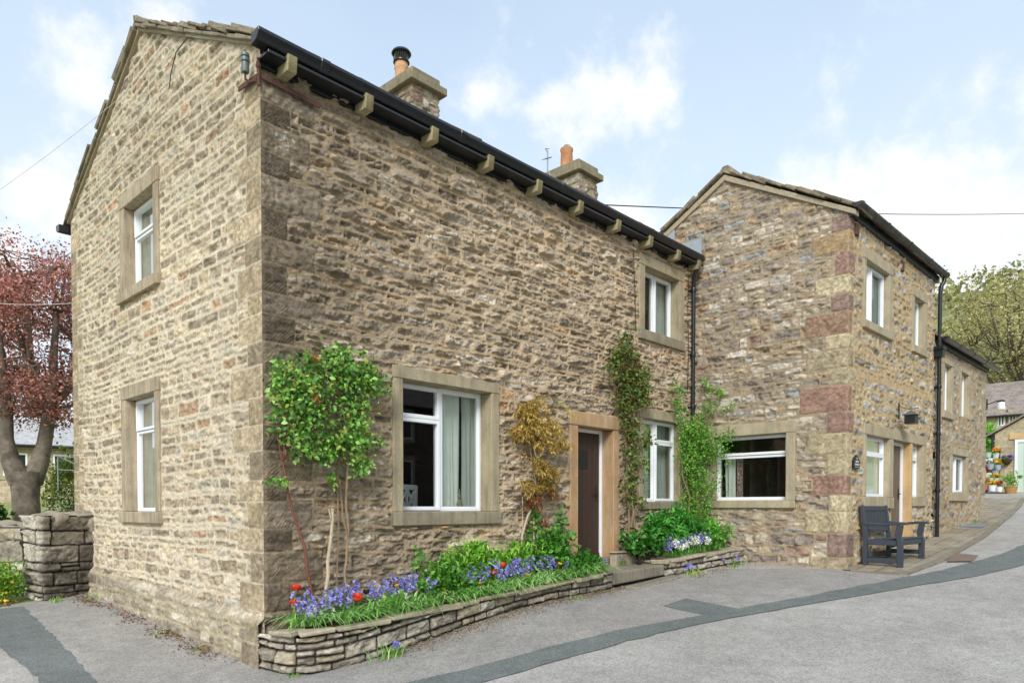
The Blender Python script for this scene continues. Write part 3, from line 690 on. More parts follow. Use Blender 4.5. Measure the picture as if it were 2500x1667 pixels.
q1 = [(BW-l, BW+.02, a, b, c, .012) for a,b,l,l2,c in qs]; q2 = [(-.02, l2, a, b, c, .012) for a,b,l,l2,c in qs]
def clipb(U, V):
    y = BW-U; return V < EB-.02+SB*np.minimum(y, 2*RY-y)
rubble('gable_wall', B, [(0,BW),(0,0)], 0, 7.25, 'wing', 51, .0135, M_WING, holes=[hole(fl(kw['outer']))], obst=[fl(kw['outer'])], quoins=q1+[(BW-1.42,BW-1.27+.001,2.0,2.13,S3('b5ab92'),.02)][:0], clip=clipb, endfade=(False,True),
       tint=lambda U,V,vn: 1+.14*vn.fbm(U*.6,V*.6,3))
wv1 = dict(outer=(.56,1.90,4.40,5.65), op=(.66,1.73,4.53,5.47)); wv2 = dict(outer=(3.0,3.87,4.40,5.56), op=(3.1,3.70,4.53,5.40))
lowo = (.65,3.90,1.59,2.93)
obw = [rect(wv1['outer']), rect(wv2['outer']), (.65,3.9,2.76,2.93), (.65,2.03,1.59,2.93), (1.85,3.1,.8,2.93), (3.05,3.9,1.63,2.93)]
hw_ = [hole(wv1['outer']), hole(wv2['outer']), (.70,3.85,2.70,2.88), (.7,1.98,1.64,2.88), (1.9,3.05,.7,2.88), (3.06,3.85,1.68,2.88)]
rubble('front_wall', B, [(0,0),(LB,0)], 0, 6.06, 'wingfront', 61, .016, M_WING, holes=hw_, obst=obw, quoins=q2, endfade=(True,False))
bw = MB(); bw.box(.1, LB, BW-.1, BW+.1, 0, 6.5); bw.box(LB-.12, LB, .05, BW, 0, 6.2); bw.prism([(.1,6.2),(3.2,6.2),(RY,7.1)], 0, LB-.13, LB-.01); bw.build('back_wall', M_MORTAR, B)
slab_roof('roof', B, 0, LB, -.08, EB+.01, RY, EB+SB*RY+.04, seed=13, thick=.05, verge=(.10,.05))
slab_roof('roof', B, 0, LB, BW+.12, EB+SB*(2*RY-BW-.12)+.04, RY, EB+SB*RY+.04, seed=14, thick=.05, verge=(.10,.05))
rd = MB(); x = -.02; zr2 = EB+SB*RY
while x < LB:
    l = random.uniform(.5,.65); rd.prism([(RY-.2,zr2+.0),(RY-.05,zr2+.19),(RY+.05,zr2+.19),(RY+.2,zr2+.0),(RY,zr2+.04)], 0, x, x+l-.012); x += l
rd.build('ridge', M_SLATE, B, bevel=.012)
vm = MB()
vm.prism([(-.10,EB-.11),(RY,zr2-.07),(RY,zr2+.03),(-.10,EB-.03)], 0, -.045, .1); vm.prism([(RY+.002,zr2-.07),(BW+.02,EB+SB*(2*RY-BW)-.08),(BW+.02,EB+SB*(2*RY-BW)+.02),(RY+.002,zr2+.03)], 0, -.045, .1)
vm.build('verge', M_MORTAR, B, bevel=.006)
window(B, 'G', **kw, panes=[(0,1,0,.70),(0,1,.70,1,1)], setback=.10, stone=M_DRESSW, label='wide window low in the wing gable', room_mat=M_ROOM, curtain=[(1.93,2.12,1.72,2.55,.26,M_CURT),(1.80,1.92,1.72,2.55,.27,M_CURTR)], sill_u=(.77,2.35))
window(B, 'F', **wv1, panes=[(0,.42,0,1),(.42,1,0,1,1)], setback=.07, stone=M_DRESSW, label='upper window nearest the wing corner', blind=True, room=False)
window(B, 'F', **wv2, panes=[(0,1,0,1)], setback=.08, stone=M_DRESSW, label='narrow upper window by the drainpipe', blind=True, room=False)
# joined ground floor group: window, door, slit window under one lintel
s = PB('F'); s.bx(.65,3.9,2.76,2.93,-.03,.3)
lg = s.build('window', M_DRESSW, B, bevel=.007); lg['label'] = 'ground floor window and door under one long lintel'
for a_, b_, c_ in ((.654,.75,1.78),(1.85,2.03,1.78),(3.70,3.896,1.80)):
    s = PB('F'); s.bx(a_,b_,c_,2.758,-.027,.3); s.build('jamb', M_DRESSW, lg, bevel=.007)
s = PB('F'); s.bx(.64,2.03,1.59,1.778,-.045,.3); s.build('sill', M_DRESSW, lg, bevel=.008)
s = PB('F'); s.bx(3.102,3.91,1.63,1.798,-.045,.3); s.build('sill', M_DRESSW, lg, bevel=.008)
s = PB('F'); s.bx(2.98,3.10,.8,2.758,-.02,.34); s.build('door_jamb', M_TAN, lg, bevel=.008)
s = PB('F'); s.bx(2.031,2.10,.8,2.758,.02,.34); s.build('door_jamb', M_DRESSW, lg, bevel=.008)
def simple_frame(parent, pl, a,b,c,d, D, panes):
    k = .045; fr = PB(pl)
    fr.bx(a,a+k,c,d,D,D+.06); fr.bx(b-k,b,c,d,D,D+.06); fr.bx(a+k,b-k,c,c+k,D+.001,D+.06); fr.bx(a+k,b-k,d-k,d,D+.001,D+.06)
    for q in panes: fr.bx(a+k,b-k,c+(d-c)*q-.04,c+(d-c)*q+.04,D-.012,D+.06)
    fr.build('frame', M_WHITE, parent, bevel=.004); pane_quad(pl, a+k,b-k,c+k,d-k,D+.03).build('glass', M_GLASS, parent)
    bl = PB(pl); bl.bx(a+.01,b-.01,c+.01,d-.01,D+.09,D+.1); return bl
simple_frame(lg, 'F', .752,1.848,1.785,2.755,.07,[.71]).build('blind', M_CURT, lg)
simple_frame(lg, 'F', 3.102,3.698,1.80,2.755,.08,[.74]).build('blind', M_BLIND, lg)
s = PB('F'); s.bx(2.11,2.90,.95,2.70,.14,.18)
for k in range(7): s.bx(2.115+k*.113,2.222+k*.113,.97,2.69,.13,.141)
dw = s.build('door', plain('brown_door','6a5b4d',.55,.12,12), B, bevel=.003)
s = PB('F'); s.bx(2.80,2.84,1.75,1.95,.12,.129); s.bx(2.72,2.83,1.84,1.86,.09,.105); s.bx(2.81,2.83,1.84,1.86,.105,.12); s.build('handle', M_DARK, dw)
s = PB('F'); s.bx(2.102,2.14,.95,2.757,.10,.2); s.bx(2.905,2.978,.95,2.757,.10,.2); s.bx(2.141,2.904,2.70,2.757,.101,.2); s.build('door_frame', M_WHITE, B, bevel=.004)
def halfround(name, parent, x0, x1, y, z, r, m_, joints):
    pr = [(y+r*math.cos(t), z+r*math.sin(t)) for t in np.linspace(math.pi, 2*math.pi, 9)]+[(y+r*.86,z+.002),(y-r*.86,z+.002)]
    gm = MB(); gm.prism(pr, 0, x0, x1)
    for x in joints: gm.prism([(y+(a-y)*1.12, z+(b-z)*1.12+.003) for a,b in pr], 0, x-.03, x+.03)
    return gm.build(name, m_, parent, smooth=False, bevel=.003)
halfround('gutter', B, -.07, LB+.22, -.13, 6.10, .075, M_GUT2, [.0,1.15,2.3,3.45,4.5])
s = MB(); s.box(0, LB+.1, -.05, .03, 5.94, 6.06); s.build('soffit', M_BLACK, B)
s = MB(); s.box(.20,.32,-.035,.05,5.72,5.90); s.build('corbel', M_RUST, B, bevel=.01)
s = MB(); s.box(2.35,2.47,-.035,.05,5.68,5.86); s.build('corbel', M_RUST, B, bevel=.01)
m = MB(); m.tube([(LB+.10,-.13,6.02),(LB+.10,-.13,5.95),(LB+.06,-.09,5.86),(LB+.05,-.075,5.7)], .04, 10); m.tube([(LB+.05,-.075,5.72),(LB+.05,-.075,1.02)], .036, 12)
m.box(LB-.03,LB+.13,-.15,0,4.50,4.64); m.box(LB-.06,LB+.16,-.17,0,4.64,4.70)
for z in (1.9,3.0,3.9): m.lathe([(.044,0),(.046,.01),(.046,.06),(.044,.07)], (LB+.05,-.075,z), 12); m.box(LB-.02,LB+.12,-.05,0,z+.02,z+.045)
m.build('downpipe', M_BLACK, B, smooth=True)
# lead flashing where the cottage roof meets the wing
m = MB(); m.box(-.030,-.012,2.45,2.98,5.86,6.26); m.box(-.034,-.014,2.99,3.22,6.15,6.56); m.build('lead_flashing', M_LEAD, B)
s = PB('G'); s.bx(.50,.66,1.86,1.90,-.03,.02); s.bx(.50,.66,2.02,2.05,-.03,.02); s.bx(.50,.53,1.901,2.019,-.028,.02); s.bx(.63,.66,1.901,2.019,-.028,.02); s.bx(.54,.62,1.96,2.018,-.015,.02); s.build('vent', M_DRESSW, B, bevel=.004)

# ================================================================ farther cottage
Cc = empty('far_cottage', (XE,-2.575,0), WR, 'lower stone cottage joined beyond the black drainpipe, with three narrow windows', 'house')
x0, x1 = 4.42, 8.66
t1 = dict(outer=(4.98,5.74,3.40,4.58), op=(5.08,5.60,3.55,4.48)); t2 = dict(outer=(6.28,7.14,3.50,4.58), op=(6.36,6.96,3.52,4.48)); t3 = dict(outer=(5.60,7.02,1.74,2.85), op=(5.74,6.88,1.92,2.70))
sh = lambda o: (o[0]-x0, o[1]-x0, o[2], o[3])
qq = [(x1-x0-(.5 if i%2 else .3), x1-x0+.02, .9+i*.33, 1.23+i*.33, [S3('a3977f'),S3('968b76')][i%2], .012) for i in range(12)]
rubble('front_wall', Cc, [(x0,0),(x1,0)], 0, 4.88, 'wingfront', 71, .024, M_WING, holes=[hole(sh(t['outer'])) for t in (t1,t2,t3)], obst=[sh(t['outer']) for t in (t1,t2,t3)], quoins=qq, endfade=(False,True), extra=dict(mortar=S3('b59f7d')), tint=lambda U,V,vn: .93+.15*vn.fbm(U*.6,V*.6,3))
bw = MB(); bw.box(x0+.02,x1,4.4,4.6,0,4.9); bw.box(x1-.2,x1-.03,.02,4.4,0,4.9); bw.prism([(.05,4.85),(4.5,4.85),(2.3,6.0)], 0, x1-.2, x1-.03); bw.build('back_wall', M_MORTAR, Cc)
slab_roof('roof', Cc, x0+.02, x1, -.07, 4.88, 2.3, 6.05, seed=23, thick=.05, verge=(0,.08)); slab_roof('roof', Cc, x0+.02, x1, 4.7, 4.84, 2.3, 6.05, seed=24, thick=.05, verge=(0,.08))
for t, lab, pn in ((t1,'left narrow upper window',[(0,1,0,1)]),(t2,'right narrow upper window',[(0,1,0,1)]),(t3,'low window near the ground',[(0,.5,0,1),(.5,1,0,1,1)])):
    window(Cc, 'F', **t, panes=pn, setback=.07, stone=M_DRESSW, label=lab, blind=True, room=False, sill=t is not t2)
halfround('gutter', Cc, x0+.1, x1+.45, -.13, 4.90, .07, M_BLACK, [x0+.2,5.6,6.7,7.8])
s = MB(); s.box(x0+.1, x1, -.05, .03, 4.76, 4.86); s.build('soffit', M_BLACK, Cc)

# ================================================================ ground and roads
def sheet(name, xs, ys, off, m_, keep=None, kind='structure', extra=None):
    X, Y = np.meshgrid(xs, ys, indexing='ij'); Z = g(X, Y)+off
    if extra is not None: Z = Z+extra(X, Y)
    n, k = len(xs), len(ys); vid = np.arange(n*k).reshape(n, k)
    F = np.stack([vid[:-1,:-1], vid[1:,:-1], vid[1:,1:], vid[:-1,1:]], -1)
    if keep is not None:
        Xc = (X[:-1,:-1]+X[1:,1:])/2; Yc = (Y[:-1,:-1]+Y[1:,1:])/2; F = F[keep(Xc, Yc)]
    o = link(name, fastmesh(name, np.stack([X,Y,Z],-1).reshape(-1,3), F.reshape(-1,4), None, True), m_)
    return tag(o, kind=kind) if kind else o
far = lambda a, b, n: list(np.linspace(a, b, n))
gx = np.array(far(-900,-60,15)+far(-50,-14,13)+far(-12,40,105)+far(44,120,20)+far(140,1000,15)); gy = np.array(far(-900,-60,15)+far(-50,-16,12)+far(-14,30,89)+far(34,120,18)+far(150,1000,15))
sheet('ground', gx, gy, -.03, M_GRASS)
rx = np.arange(-14, 34.01, .25); ry = np.arange(-14, 6.01, .25)
sheet('road', rx, ry, .0, M_ROAD, lambda X, Y: (Y < .3) | ((X < .4) & (Y < 5.1)))
def ribbon(name, L_, R_, off, m_, n=60, k=5, kind='structure', wob=.013):
    def samp(P):
        P = np.array(P, float); s = np.concatenate([[0], np.cumsum(np.hypot(*(P[1:]-P[:-1]).T))]); s /= s[-1]; t = np.linspace(0, 1, n)
        # smooth the polyline
        q = np.stack([np.interp(t, s, P[:,0]), np.interp(t, s, P[:,1])], -1)
        for _ in range(6): q[1:-1] = (q[:-2]+2*q[1:-1]+q[2:])/4
        return q
    a, b = samp(L_), samp(R_); a[1:-1] += rng.normal(0, wob, a[1:-1].shape); b[1:-1] += rng.normal(0, wob, b[1:-1].shape)
    t = np.linspace(0, 1, k)[None,:,None]; P = a[:,None]*(1-t)+b[:,None]*t
    Z = g(P[...,0], P[...,1])+off; vid = np.arange(n*k).reshape(n, k)
    F = np.stack([vid[:-1,:-1], vid[1:,:-1], vid[1:,1:], vid[:-1,1:]], -1).reshape(-1,4)
    o = link(name, fastmesh(name, np.concatenate([P, Z[...,None]], -1).reshape(-1,3), F, None, True), m_); return tag(o, kind=kind) if kind else o
ribbon('lane', [(-1.05,5.05),(-.95,4.5),(-1.05,3.2),(-1.22,1.6),(-1.25,.4),(-1.0,-.6),(-.4,-1.4),(.72,-1.8),(1.97,-1.98),(4.6,-2.58),(7,-3.35),(7.9,-3.6)], [(.05,5.05),(.05,4.5),(.05,3.2),(.05,1.6),(.05,.6),(.03,.2),(.05,-.1),(.3,-.5),(1.0,-.6),(2.5,-.55),(5,-.55),(7,-.7),(8.1,-2.5)], .004, M_LANE, n=120, k=14, wob=.0)
ribbon('dark_strip', [(-1.95,-.9),(-1.66,.2),(-1.54,1.18),(-1.53,2.0),(-1.55,2.72),(-1.5,3.8),(-1.45,4.95)], [(-1.5,-1.2),(-1.3,-.2),(-1.2,.82),(-1.12,1.8),(-1.04,2.9),(-.93,4.4),(-.92,4.8)], .009, M_STRIP)
ribbon('dark_strip', [(-1.6,-.75),(-.4,-1.2),(.72,-1.58),(1.97,-1.78),(3.3,-2.08),(4.66,-2.46),(6.0,-2.9),(7.06,-3.22),(8.6,-3.72),(10.4,-4.08),(12.1,-4.22),(16,-4.2),(22,-3.9)],
       [(-1.9,-1.2),(-.6,-1.62),(.85,-2.0),(1.85,-2.16),(3.2,-2.36),(4.49,-2.70),(5.6,-3.14),(6.55,-3.50),(8.0,-4.1),(9.6,-4.56),(11.5,-4.75),(16,-4.8),(22,-4.6)], .009, M_STRIP, 110)
ribbon('tarmac_patch', [(4.21,-1.74),(4.80,-1.70)], [(4.10,-2.50),(4.66,-2.52)], .0075, M_STRIP, 12, 6, wob=.004)
# flagged pavement with a low kerb
def flag_mat():
    m, t, p, o = mat('flagged_paving'); co = objco(t); n1 = tnoise(t, 40, 6, .65, co); n2 = tnoise(t, 2.2, 5, .6, co)
    b = t.nodes.new('ShaderNodeTexBrick'); mp = t.nodes.new('ShaderNodeMapping'); mp.inputs['Scale'].default_value = (1,1,0); t.links.new(co, mp.inputs[0])
    dn = t.nodes.new('ShaderNodeTexNoise'); dn.inputs['Scale'].default_value = 4; t.links.new(co, dn.inputs['Vector'])
    md = t.nodes.new('ShaderNodeMixRGB'); md.inputs[0].default_value = .03; t.links.new(mp.outputs[0], md.inputs[1]); t.links.new(dn.outputs['Color'], md.inputs[2]); t.links.new(md.outputs[0], b.inputs['Vector'])
    b.inputs['Scale'].default_value = 1.6; b.inputs['Mortar Size'].default_value = .012; b.inputs['Color1'].default_value = S('9a8f7b'); b.inputs['Color2'].default_value = S('877c6a'); b.inputs['Mortar'].default_value = S('5d5346'); b.inputs['Brick Width'].default_value = .75; b.inputs['Row Height'].default_value = .42
    c = tscale(t, b.outputs['Color'], trange(t, n1, .3, .7, .8, 1.2)); c = tmix(t, trange(t, n2, .45, .65, 0, .55, True), c, S('ada695'))
    t.links.new(c, p.inputs['Base Color']); p.inputs['Roughness'].default_value = .92; p.inputs['Specular IOR Level'].default_value = .2; tbump(t, p, n1, .5, .008); return m
M_PAVE = flag_mat()
inner = [(7.90,-2.55),(10.4,-2.62),(13.2,-2.68),(16.6,-2.74),(18.5,-2.0),(22.9,-1.5)]; outer = [(7.86,-3.34),(9.37,-3.46),(12.72,-3.42),(16.5,-3.2),(19.9,-2.95),(23.3,-2.6)]
pv = ribbon('pavement', inner, outer, .02, M_PAVE, 70, 6, wob=.0)
sk_ = [(x, y-.004) for x, y in outer]
def skirt(name, pts, z0, z1, m_):
    q = np.array(pts, float); n = 80; s = np.concatenate([[0], np.cumsum(np.hypot(*(q[1:]-q[:-1]).T))]); t = np.linspace(0, s[-1], n); x = np.interp(t, s, q[:,0]); y = np.interp(t, s, q[:,1])
    m = MB(); vs = []
    for a, b in zip(x, y): vs += [(a,b-.09,gz(a,b)+z0),(a,b-.09+random.uniform(-.008,.008),gz(a,b)+z1+random.uniform(-.006,.006)),(a,b+.03,gz(a,b)+z1+random.uniform(-.004,.004))]
    fs = []
    for i in range(n-1):
        for k in (0,1): fs.append((i*3+k, i*3+3+k, i*3+4+k, i*3+1+k))
    m.add(vs, fs); o = m.build(name, m_); return tag(o, kind='structure')
skirt('kerb', [(7.84,-2.6)]+outer, -.03, .028, M_FLAG)
def draped_quad(name, P, off, m_, n=8):
    P = np.array(P, float); s = np.linspace(0,1,n); A_, B_ = np.meshgrid(s, s, indexing='ij')
    Q = ((1-A_)*(1-B_))[...,None]*P[0]+(A_*(1-B_))[...,None]*P[1]+(A_*B_)[...,None]*P[2]+((1-A_)*B_)[...,None]*P[3]
    Z = g(Q[...,0], Q[...,1])+off; vid = np.arange(n*n).reshape(n,n); F = np.stack([vid[:-1,:-1], vid[1:,:-1], vid[1:,1:], vid[:-1,1:]], -1).reshape(-1,4)
    return link(name, fastmesh(name, np.concatenate([Q,Z[...,None]],-1).reshape(-1,3), F), m_)
tag(draped_quad('manhole_cover', [(9.35,-3.60),(10.35,-3.50),(10.25,-3.86),(9.55,-3.90)], .020, plain('rusty_cover','7d6a5c',.8,.2,40,bump=.4)), 'brown rusty rectangular cover set in the road beside the pavement edge', 'manhole cover')
dc = MB(); dc.box(-.28,.28,-.2,.2,0,.025); o = dc.build('drain_cover', plain('grey_cover','7e858c',.6,.1,20), None, bevel=.004); o.location = (14.6,-2.98,gz(14.6,-2.98)+.025); o.rotation_euler = (0,-.078,0)
tag(o, 'small grey drain cover on the flags by the far cottage wall', 'drain cover')

# ================================================================ dry stone planters, step, garden wall
ztop = lambda x: .47+.055*np.clip(x, 0, 6)
pp = [(-.02,.0),(-.02,-.22),(.03,-.42),(.16,-.57),(.36,-.63),(.8,-.655),(1.6,-.62),(2.6,-.61),(3.6,-.61),(4.72,-.61)]
P1 = empty('planter', (0,0,0), 0, 'long curved dry stone planter wall full of bluebells at the cottage corner', 'planter')
pl_ = np.array(pp); pL = np.concatenate([[0], np.cumsum(np.hypot(*(pl_[1:]-pl_[:-1]).T))])
pxf = lambda u: float(np.interp(u, pL, pl_[:,0])); pyf = lambda u: float(np.interp(u, pL, pl_[:,1]))
zb = lambda u: gz(max(pxf(u),0), min(pyf(u),-.1))-.05
topz = lambda u: float(ztop(pxf(u)))
def clipp(U, V):
    tz = np.vectorize(lambda u: topz(u)-zb(u))(U[:,0]); return V < tz[:,None]-.035
rubble('wall', P1, pp, 0, .62, 'dry', 81, .010, M_DRY, zf=zb, clip=clipp, tint=lambda U,V,vn: 1.04-.22*sstep(1.2,3.2,U+.5*vn(U*3,V*3))+.2*vn.fbm(U*1.5,V*2,2))
def coping(root, path_pts, zf, depth, seed, thick=.045, cap=None):
    rr = random.Random(seed); q = np.array(path_pts); s = np.concatenate([[0], np.cumsum(np.hypot(*(q[1:]-q[:-1]).T))]); u = 0; m = MB()
    while u < s[-1]-.06:
        l = min(rr.uniform(.22,.62) if u > .6 else rr.uniform(.2,.34), s[-1]-u); um = u+l/2
        x, y = np.interp(um, s, q[:,0]), np.interp(um, s, q[:,1]); x2, y2 = np.interp(min(um+.05,s[-1]), s, q[:,0]), np.interp(min(um+.05,s[-1]), s, q[:,1]); x1_, y1_ = np.interp(um-.05, s, q[:,0]), np.interp(um-.05, s, q[:,1])
        t = Vector((x2-x1_, y2-y1_, 0)).normalized(); nn = Vector((t.y,-t.x,0)); zz = float(zf(x)); sl_ = (float(zf(x2))-float(zf(x1_)))/.1
        d = depth*rr.uniform(.85,1.15); th = thick*rr.uniform(.7,1.25)
        m.obox(Vector((x,y,zz-th/2+rr.uniform(0,.012)))+nn*(.03+rr.uniform(-.015,.015)-d/2+.04), Vector((t.x,t.y,sl_))*(l/2-.006), nn*d/2, Vector((0,0,th/2)), .012); u += l
    return m.build('coping', M_COPE, root, bevel=.012)
coping(P1, pp[1:], lambda x: ztop(x)+.012, .20, 5)
sm = MB(); xs = np.linspace(.02, 4.6, 24); vs = []; fs = []
for x in xs:
    for k in range(6):
        yy = -.02-(.50 if x > .2 else .3)*k/5; vs.append((x, yy, float(ztop(x))-.02+.09*(1-k/5)+random.uniform(-.02,.03)))
for i in range(23):
    for k in range(5): fs.append((i*6+k,i*6+6+k,i*6+7+k,i*6+1+k))
sm.add(vs, fs); sm.build('soil', M_SOIL, P1, smooth=True)
# second planter
P2_ = empty('planter', (0,0,0), 0, 'short dry stone planter with white and blue flowers in the inner corner by the wing', 'planter')
p2 = [(6.02,-.10),(6.02,-.45),(6.10,-.62),(6.4,-.68),(6.9,-.76),(7.5,-.86),(7.98,-.94)]
pa = np.array(p2); pL2 = np.concatenate([[0], np.cumsum(np.hypot(*(pa[1:]-pa[:-1]).T))])
zt2 = lambda x: .80+.07*(np.asarray(x)-6.0)
zb2 = lambda u: gz(float(np.interp(u,pL2,pa[:,0])), float(np.interp(u,pL2,pa[:,1])))-.05
def clipp2(U, V):
    tz = np.array([float(zt2(np.interp(u,pL2,pa[:,0])))-zb2(u) for u in U[:,0]]); return V < tz[:,None]-.03
rubble('wall', P2_, p2, 0, .45, 'dry', 83, .012, M_DRY, zf=zb2, clip=clipp2, tint=lambda U,V,vn: .82+.2*vn.fbm(U*2,V*2,2))
coping(P2_, p2, lambda x: zt2(x)+.012, .24, 6, .05)
sm = MB(); xs = np.linspace(6.05, 7.97, 12); vs = []; fs = []
for x in xs:
    for k in range(6): vs.append((x, -.02-(.52+.14*(x-6.1))*k/5, float(zt2(x))+.0+.08*(1-k/5)+random.uniform(-.02,.02)))
for i in range(11):
    for k in range(5): fs.append((i*6+k,i*6+6+k,i*6+7+k,i*6+1+k))
sm.add(vs, fs); sm.build('soil', M_SOIL, P2_, smooth=True)
m = MB(); m.box(5.45,6.0,-.16,-.05,.70,.92,.012); m.box(5.42,6.02,-.19,-.04,.925,.955,.008); m.build('wall', M_COPE, P2_, bevel=.012)
# door step
m = MB(); n = 14; vs = []; fs = []
st_ = [(4.74,-.02),(4.74,-.63),(5.4,-.65),(6.12,-.64),(6.05,-.02)]
m.prism([(4.74,.55),(6.03,.60),(6.03,.755),(4.74,.725)], 1, -.64, -.02)
o = m.build('door_step', M_FLAG, None, bevel=.02, seg=2); tag(o, 'long worn stone step in front of the brown door', 'step')
m = MB(); m.prism([(4.98,.40),(6.2,.50),(6.2,.60),(4.98,.52)], 1, -.86, -.65); o = m.build('kerb_stone', M_FLAG, None, bevel=.02); tag(o, 'low flat stone at road level under the door step', 'stone slab')
# boot scraper
bs = MB()
for X in (5.80, 6.08): bs.box(X-.02,X+.02,-.36,-.33,.75,.98); bs.box(X-.035,X+.035,-.365,-.325,.75,.80); bs.lathe([(.001,0),(.028,.015),(.028,.04),(.001,.055)],(X,-.345,.98),8)
bs.prism([(5.80,.82),(6.08,.82),(6.08,.86),(6.0,.88),(5.94,.85),(5.88,.88),(5.80,.86)], 1, -.352,-.338)
tag(bs.build('boot_scraper', M_DARK, None, bevel=.004), 'black iron boot scraper on the step by the flower bed', 'boot scraper')
M_CAPST = dressed_mat('cap_boulder','9d9584','736b5c',.5)
# garden wall stub on the left
Gw = empty('garden_wall', (0,0,0), 0, 'short dark dry stone wall stub butting against the left end of the gable', 'wall')
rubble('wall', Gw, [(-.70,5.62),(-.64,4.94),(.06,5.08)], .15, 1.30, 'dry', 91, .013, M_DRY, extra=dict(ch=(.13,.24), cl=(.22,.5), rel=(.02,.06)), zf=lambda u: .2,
       tint=lambda U,V,vn: .48+.65*(1-sstep(.6,.74,U))+.22*vn.fbm(U*2,V*2,2))  # left end face tinted paler: the light on it is put into the colour
m = MB(); m.prism([(-.62,4.97),(.02,5.11),(.02,5.62),(-.67,5.6)], 2, .2, 1.44); m.build('core', M_CAPST, Gw)
def boulder(mb, c, r, seed):
    bm = bmesh.new(); bmesh.ops.create_icosphere(bm, subdivisions=3, radius=1); rr = np.random.default_rng(seed); dirs = [Vector(rr.normal(size=3)).normalized() for _ in range(10)]; ds = rr.uniform(.5,.85,10)
    for v in bm.verts:
        p = v.co.copy()
        for d, k in zip(dirs, ds):
            e = p.dot(d)-k
            if e > 0: p -= d*e*.9
        v.co = Vector((c[0]+p.x*r[0], c[1]+p.y*r[1], c[2]+p.z*r[2]))
    mb.add([tuple(v.co) for v in bm.verts], [tuple(v.index for v in f.verts) for f in bm.faces]); bm.free()
m = MB(); boulder(m, (-.47,5.08,1.46), (.22,.19,.12), 1); boulder(m, (-.12,5.17,1.49), (.24,.2,.09), 2); boulder(m, (-.4,5.4,1.47), (.3,.22,.10), 3); boulder(m, (.0,5.10,1.36), (.10,.12,.16), 4)
m.build('capstone', M_CAPST, Gw, smooth=True)
Gw2 = empty('garden_wall', (0,0,0), 0, 'lower pale garden wall behind the stub, running away below the copper tree', 'wall')
rubble('wall', Gw2, [(-3.4,9.4),(-1.5,7.0),(-.72,5.66)], .2, 1.10, 'dry', 93, .025, M_DRY, extra=dict(ch=(.13,.24), cl=(.22,.5)), zf=lambda u: .25, tint=lambda U,V,vn: 1.1+.3*vn.fbm(U*2,V*2,2))
m = MB()
for k, t in enumerate(np.linspace(0,1,11)):
    x = np.interp(t,[0,.55,1],[-3.3,-1.45,-.72]); y = np.interp(t,[0,.55,1],[9.3,7.0,5.8]); boulder(m, (x+.12,y,1.34), (.22,.26,.10), 20+k)
m.build('capstone', M_CAPST, Gw2, smooth=True)

# ================================================================ vegetation
def leaf_mesh(name, P, size, cols, bias=(0,0,1), spread=1.0, width=.5, droop=.25, seed=1, mat_=None, parent=None, axis=None, up=None):
    """many small folded leaves; P (n,3) leaf bases; every leaf has its own direction, size and colour"""
    r = np.random.default_rng(seed); n = len(P); P = np.asarray(P, float); size = np.broadcast_to(size, (n,))*r.uniform(.65,1.3,n)
    a = np.asarray(bias)[None,:]+spread*r.normal(size=(n,3)) if axis is None else axis+spread*r.normal(size=(n,3))
    a /= np.linalg.norm(a, axis=1, keepdims=True)
    u_ = r.normal(size=(n,3))+(np.array([0,0,.8]) if up is None else np.asarray(up)); nrm = u_-a*np.sum(u_*a,1,keepdims=True); nrm /= np.linalg.norm(nrm, axis=1, keepdims=True)
    sd = np.cross(a, nrm); L = size[:,None]; w_ = L*width*.5
    base = P; m1 = P+a*L*.5+nrm*L*.06; tip = P+a*L-nrm*L*droop
    l = P+a*L*.45-sd*w_+nrm*L*.14; rgt = P+a*L*.45+sd*w_+nrm*L*.14
    l2 = P+a*L*.75-sd*w_*.7+nrm*L*(.10-droop*.4); r2 = P+a*L*.75+sd*w_*.7+nrm*L*(.10-droop*.4)
    V = np.stack([base, l, l2, tip, r2, rgt, m1], 1).reshape(-1,3); o = np.arange(n)[:,None]*7
    F = np.concatenate([o+np.array([[0,6,1,0]])*1 if False else np.concatenate([o+0,o+5,o+6,o+1],1), np.concatenate([o+6,o+4,o+3,o+2],1), np.concatenate([o+1,o+6,o+2,o+2],1)[:0], np.concatenate([o+5,o+4,o+6,o+6],1)[:0]])
    F2 = np.concatenate([np.concatenate([o+1,o+6,o+2],1), np.concatenate([o+5,o+4,o+6],1)])
    # triangulate everything so one array holds all faces
    T = np.concatenate([F[:,[0,1,2]], F[:,[0,2,3]], F2])
    pal_ = np.array([S3(c) for c in cols]); c = pal_[r.integers(0, len(pal_), n)]*r.uniform(.6,1.35,(n,1))
    return link(name, fastmesh(name, V, T, np.repeat(c, 7, 0)), mat_ or M_LEAF, parent)
def blobs(spec, seed, shell=.55, lump=13):
    """spec: (center, radii, n). Points in ellipsoids, denser towards the outside, in lumps"""
    r = np.random.default_rng(seed); out = []
    for c, rad, n in spec:
        d = r.normal(size=(n,3)); d /= np.linalg.norm(d, axis=1, keepdims=True); k = r.uniform(0,1,n)**shell
        q = np.array(c)+d*k[:,None]*np.array(rad)
        if lump and n > 40:
            nc = max(6, n//lump); j = r.integers(0, nc, n); sg = min(rad)*.30+.012; m_ = r.random(n) < .8
            q = np.where(m_[:,None], q[:nc][j]+r.normal(0, sg, (n,3))*np.array([1,.8,.8]), q)
        out.append(q)
    return np.concatenate(out)
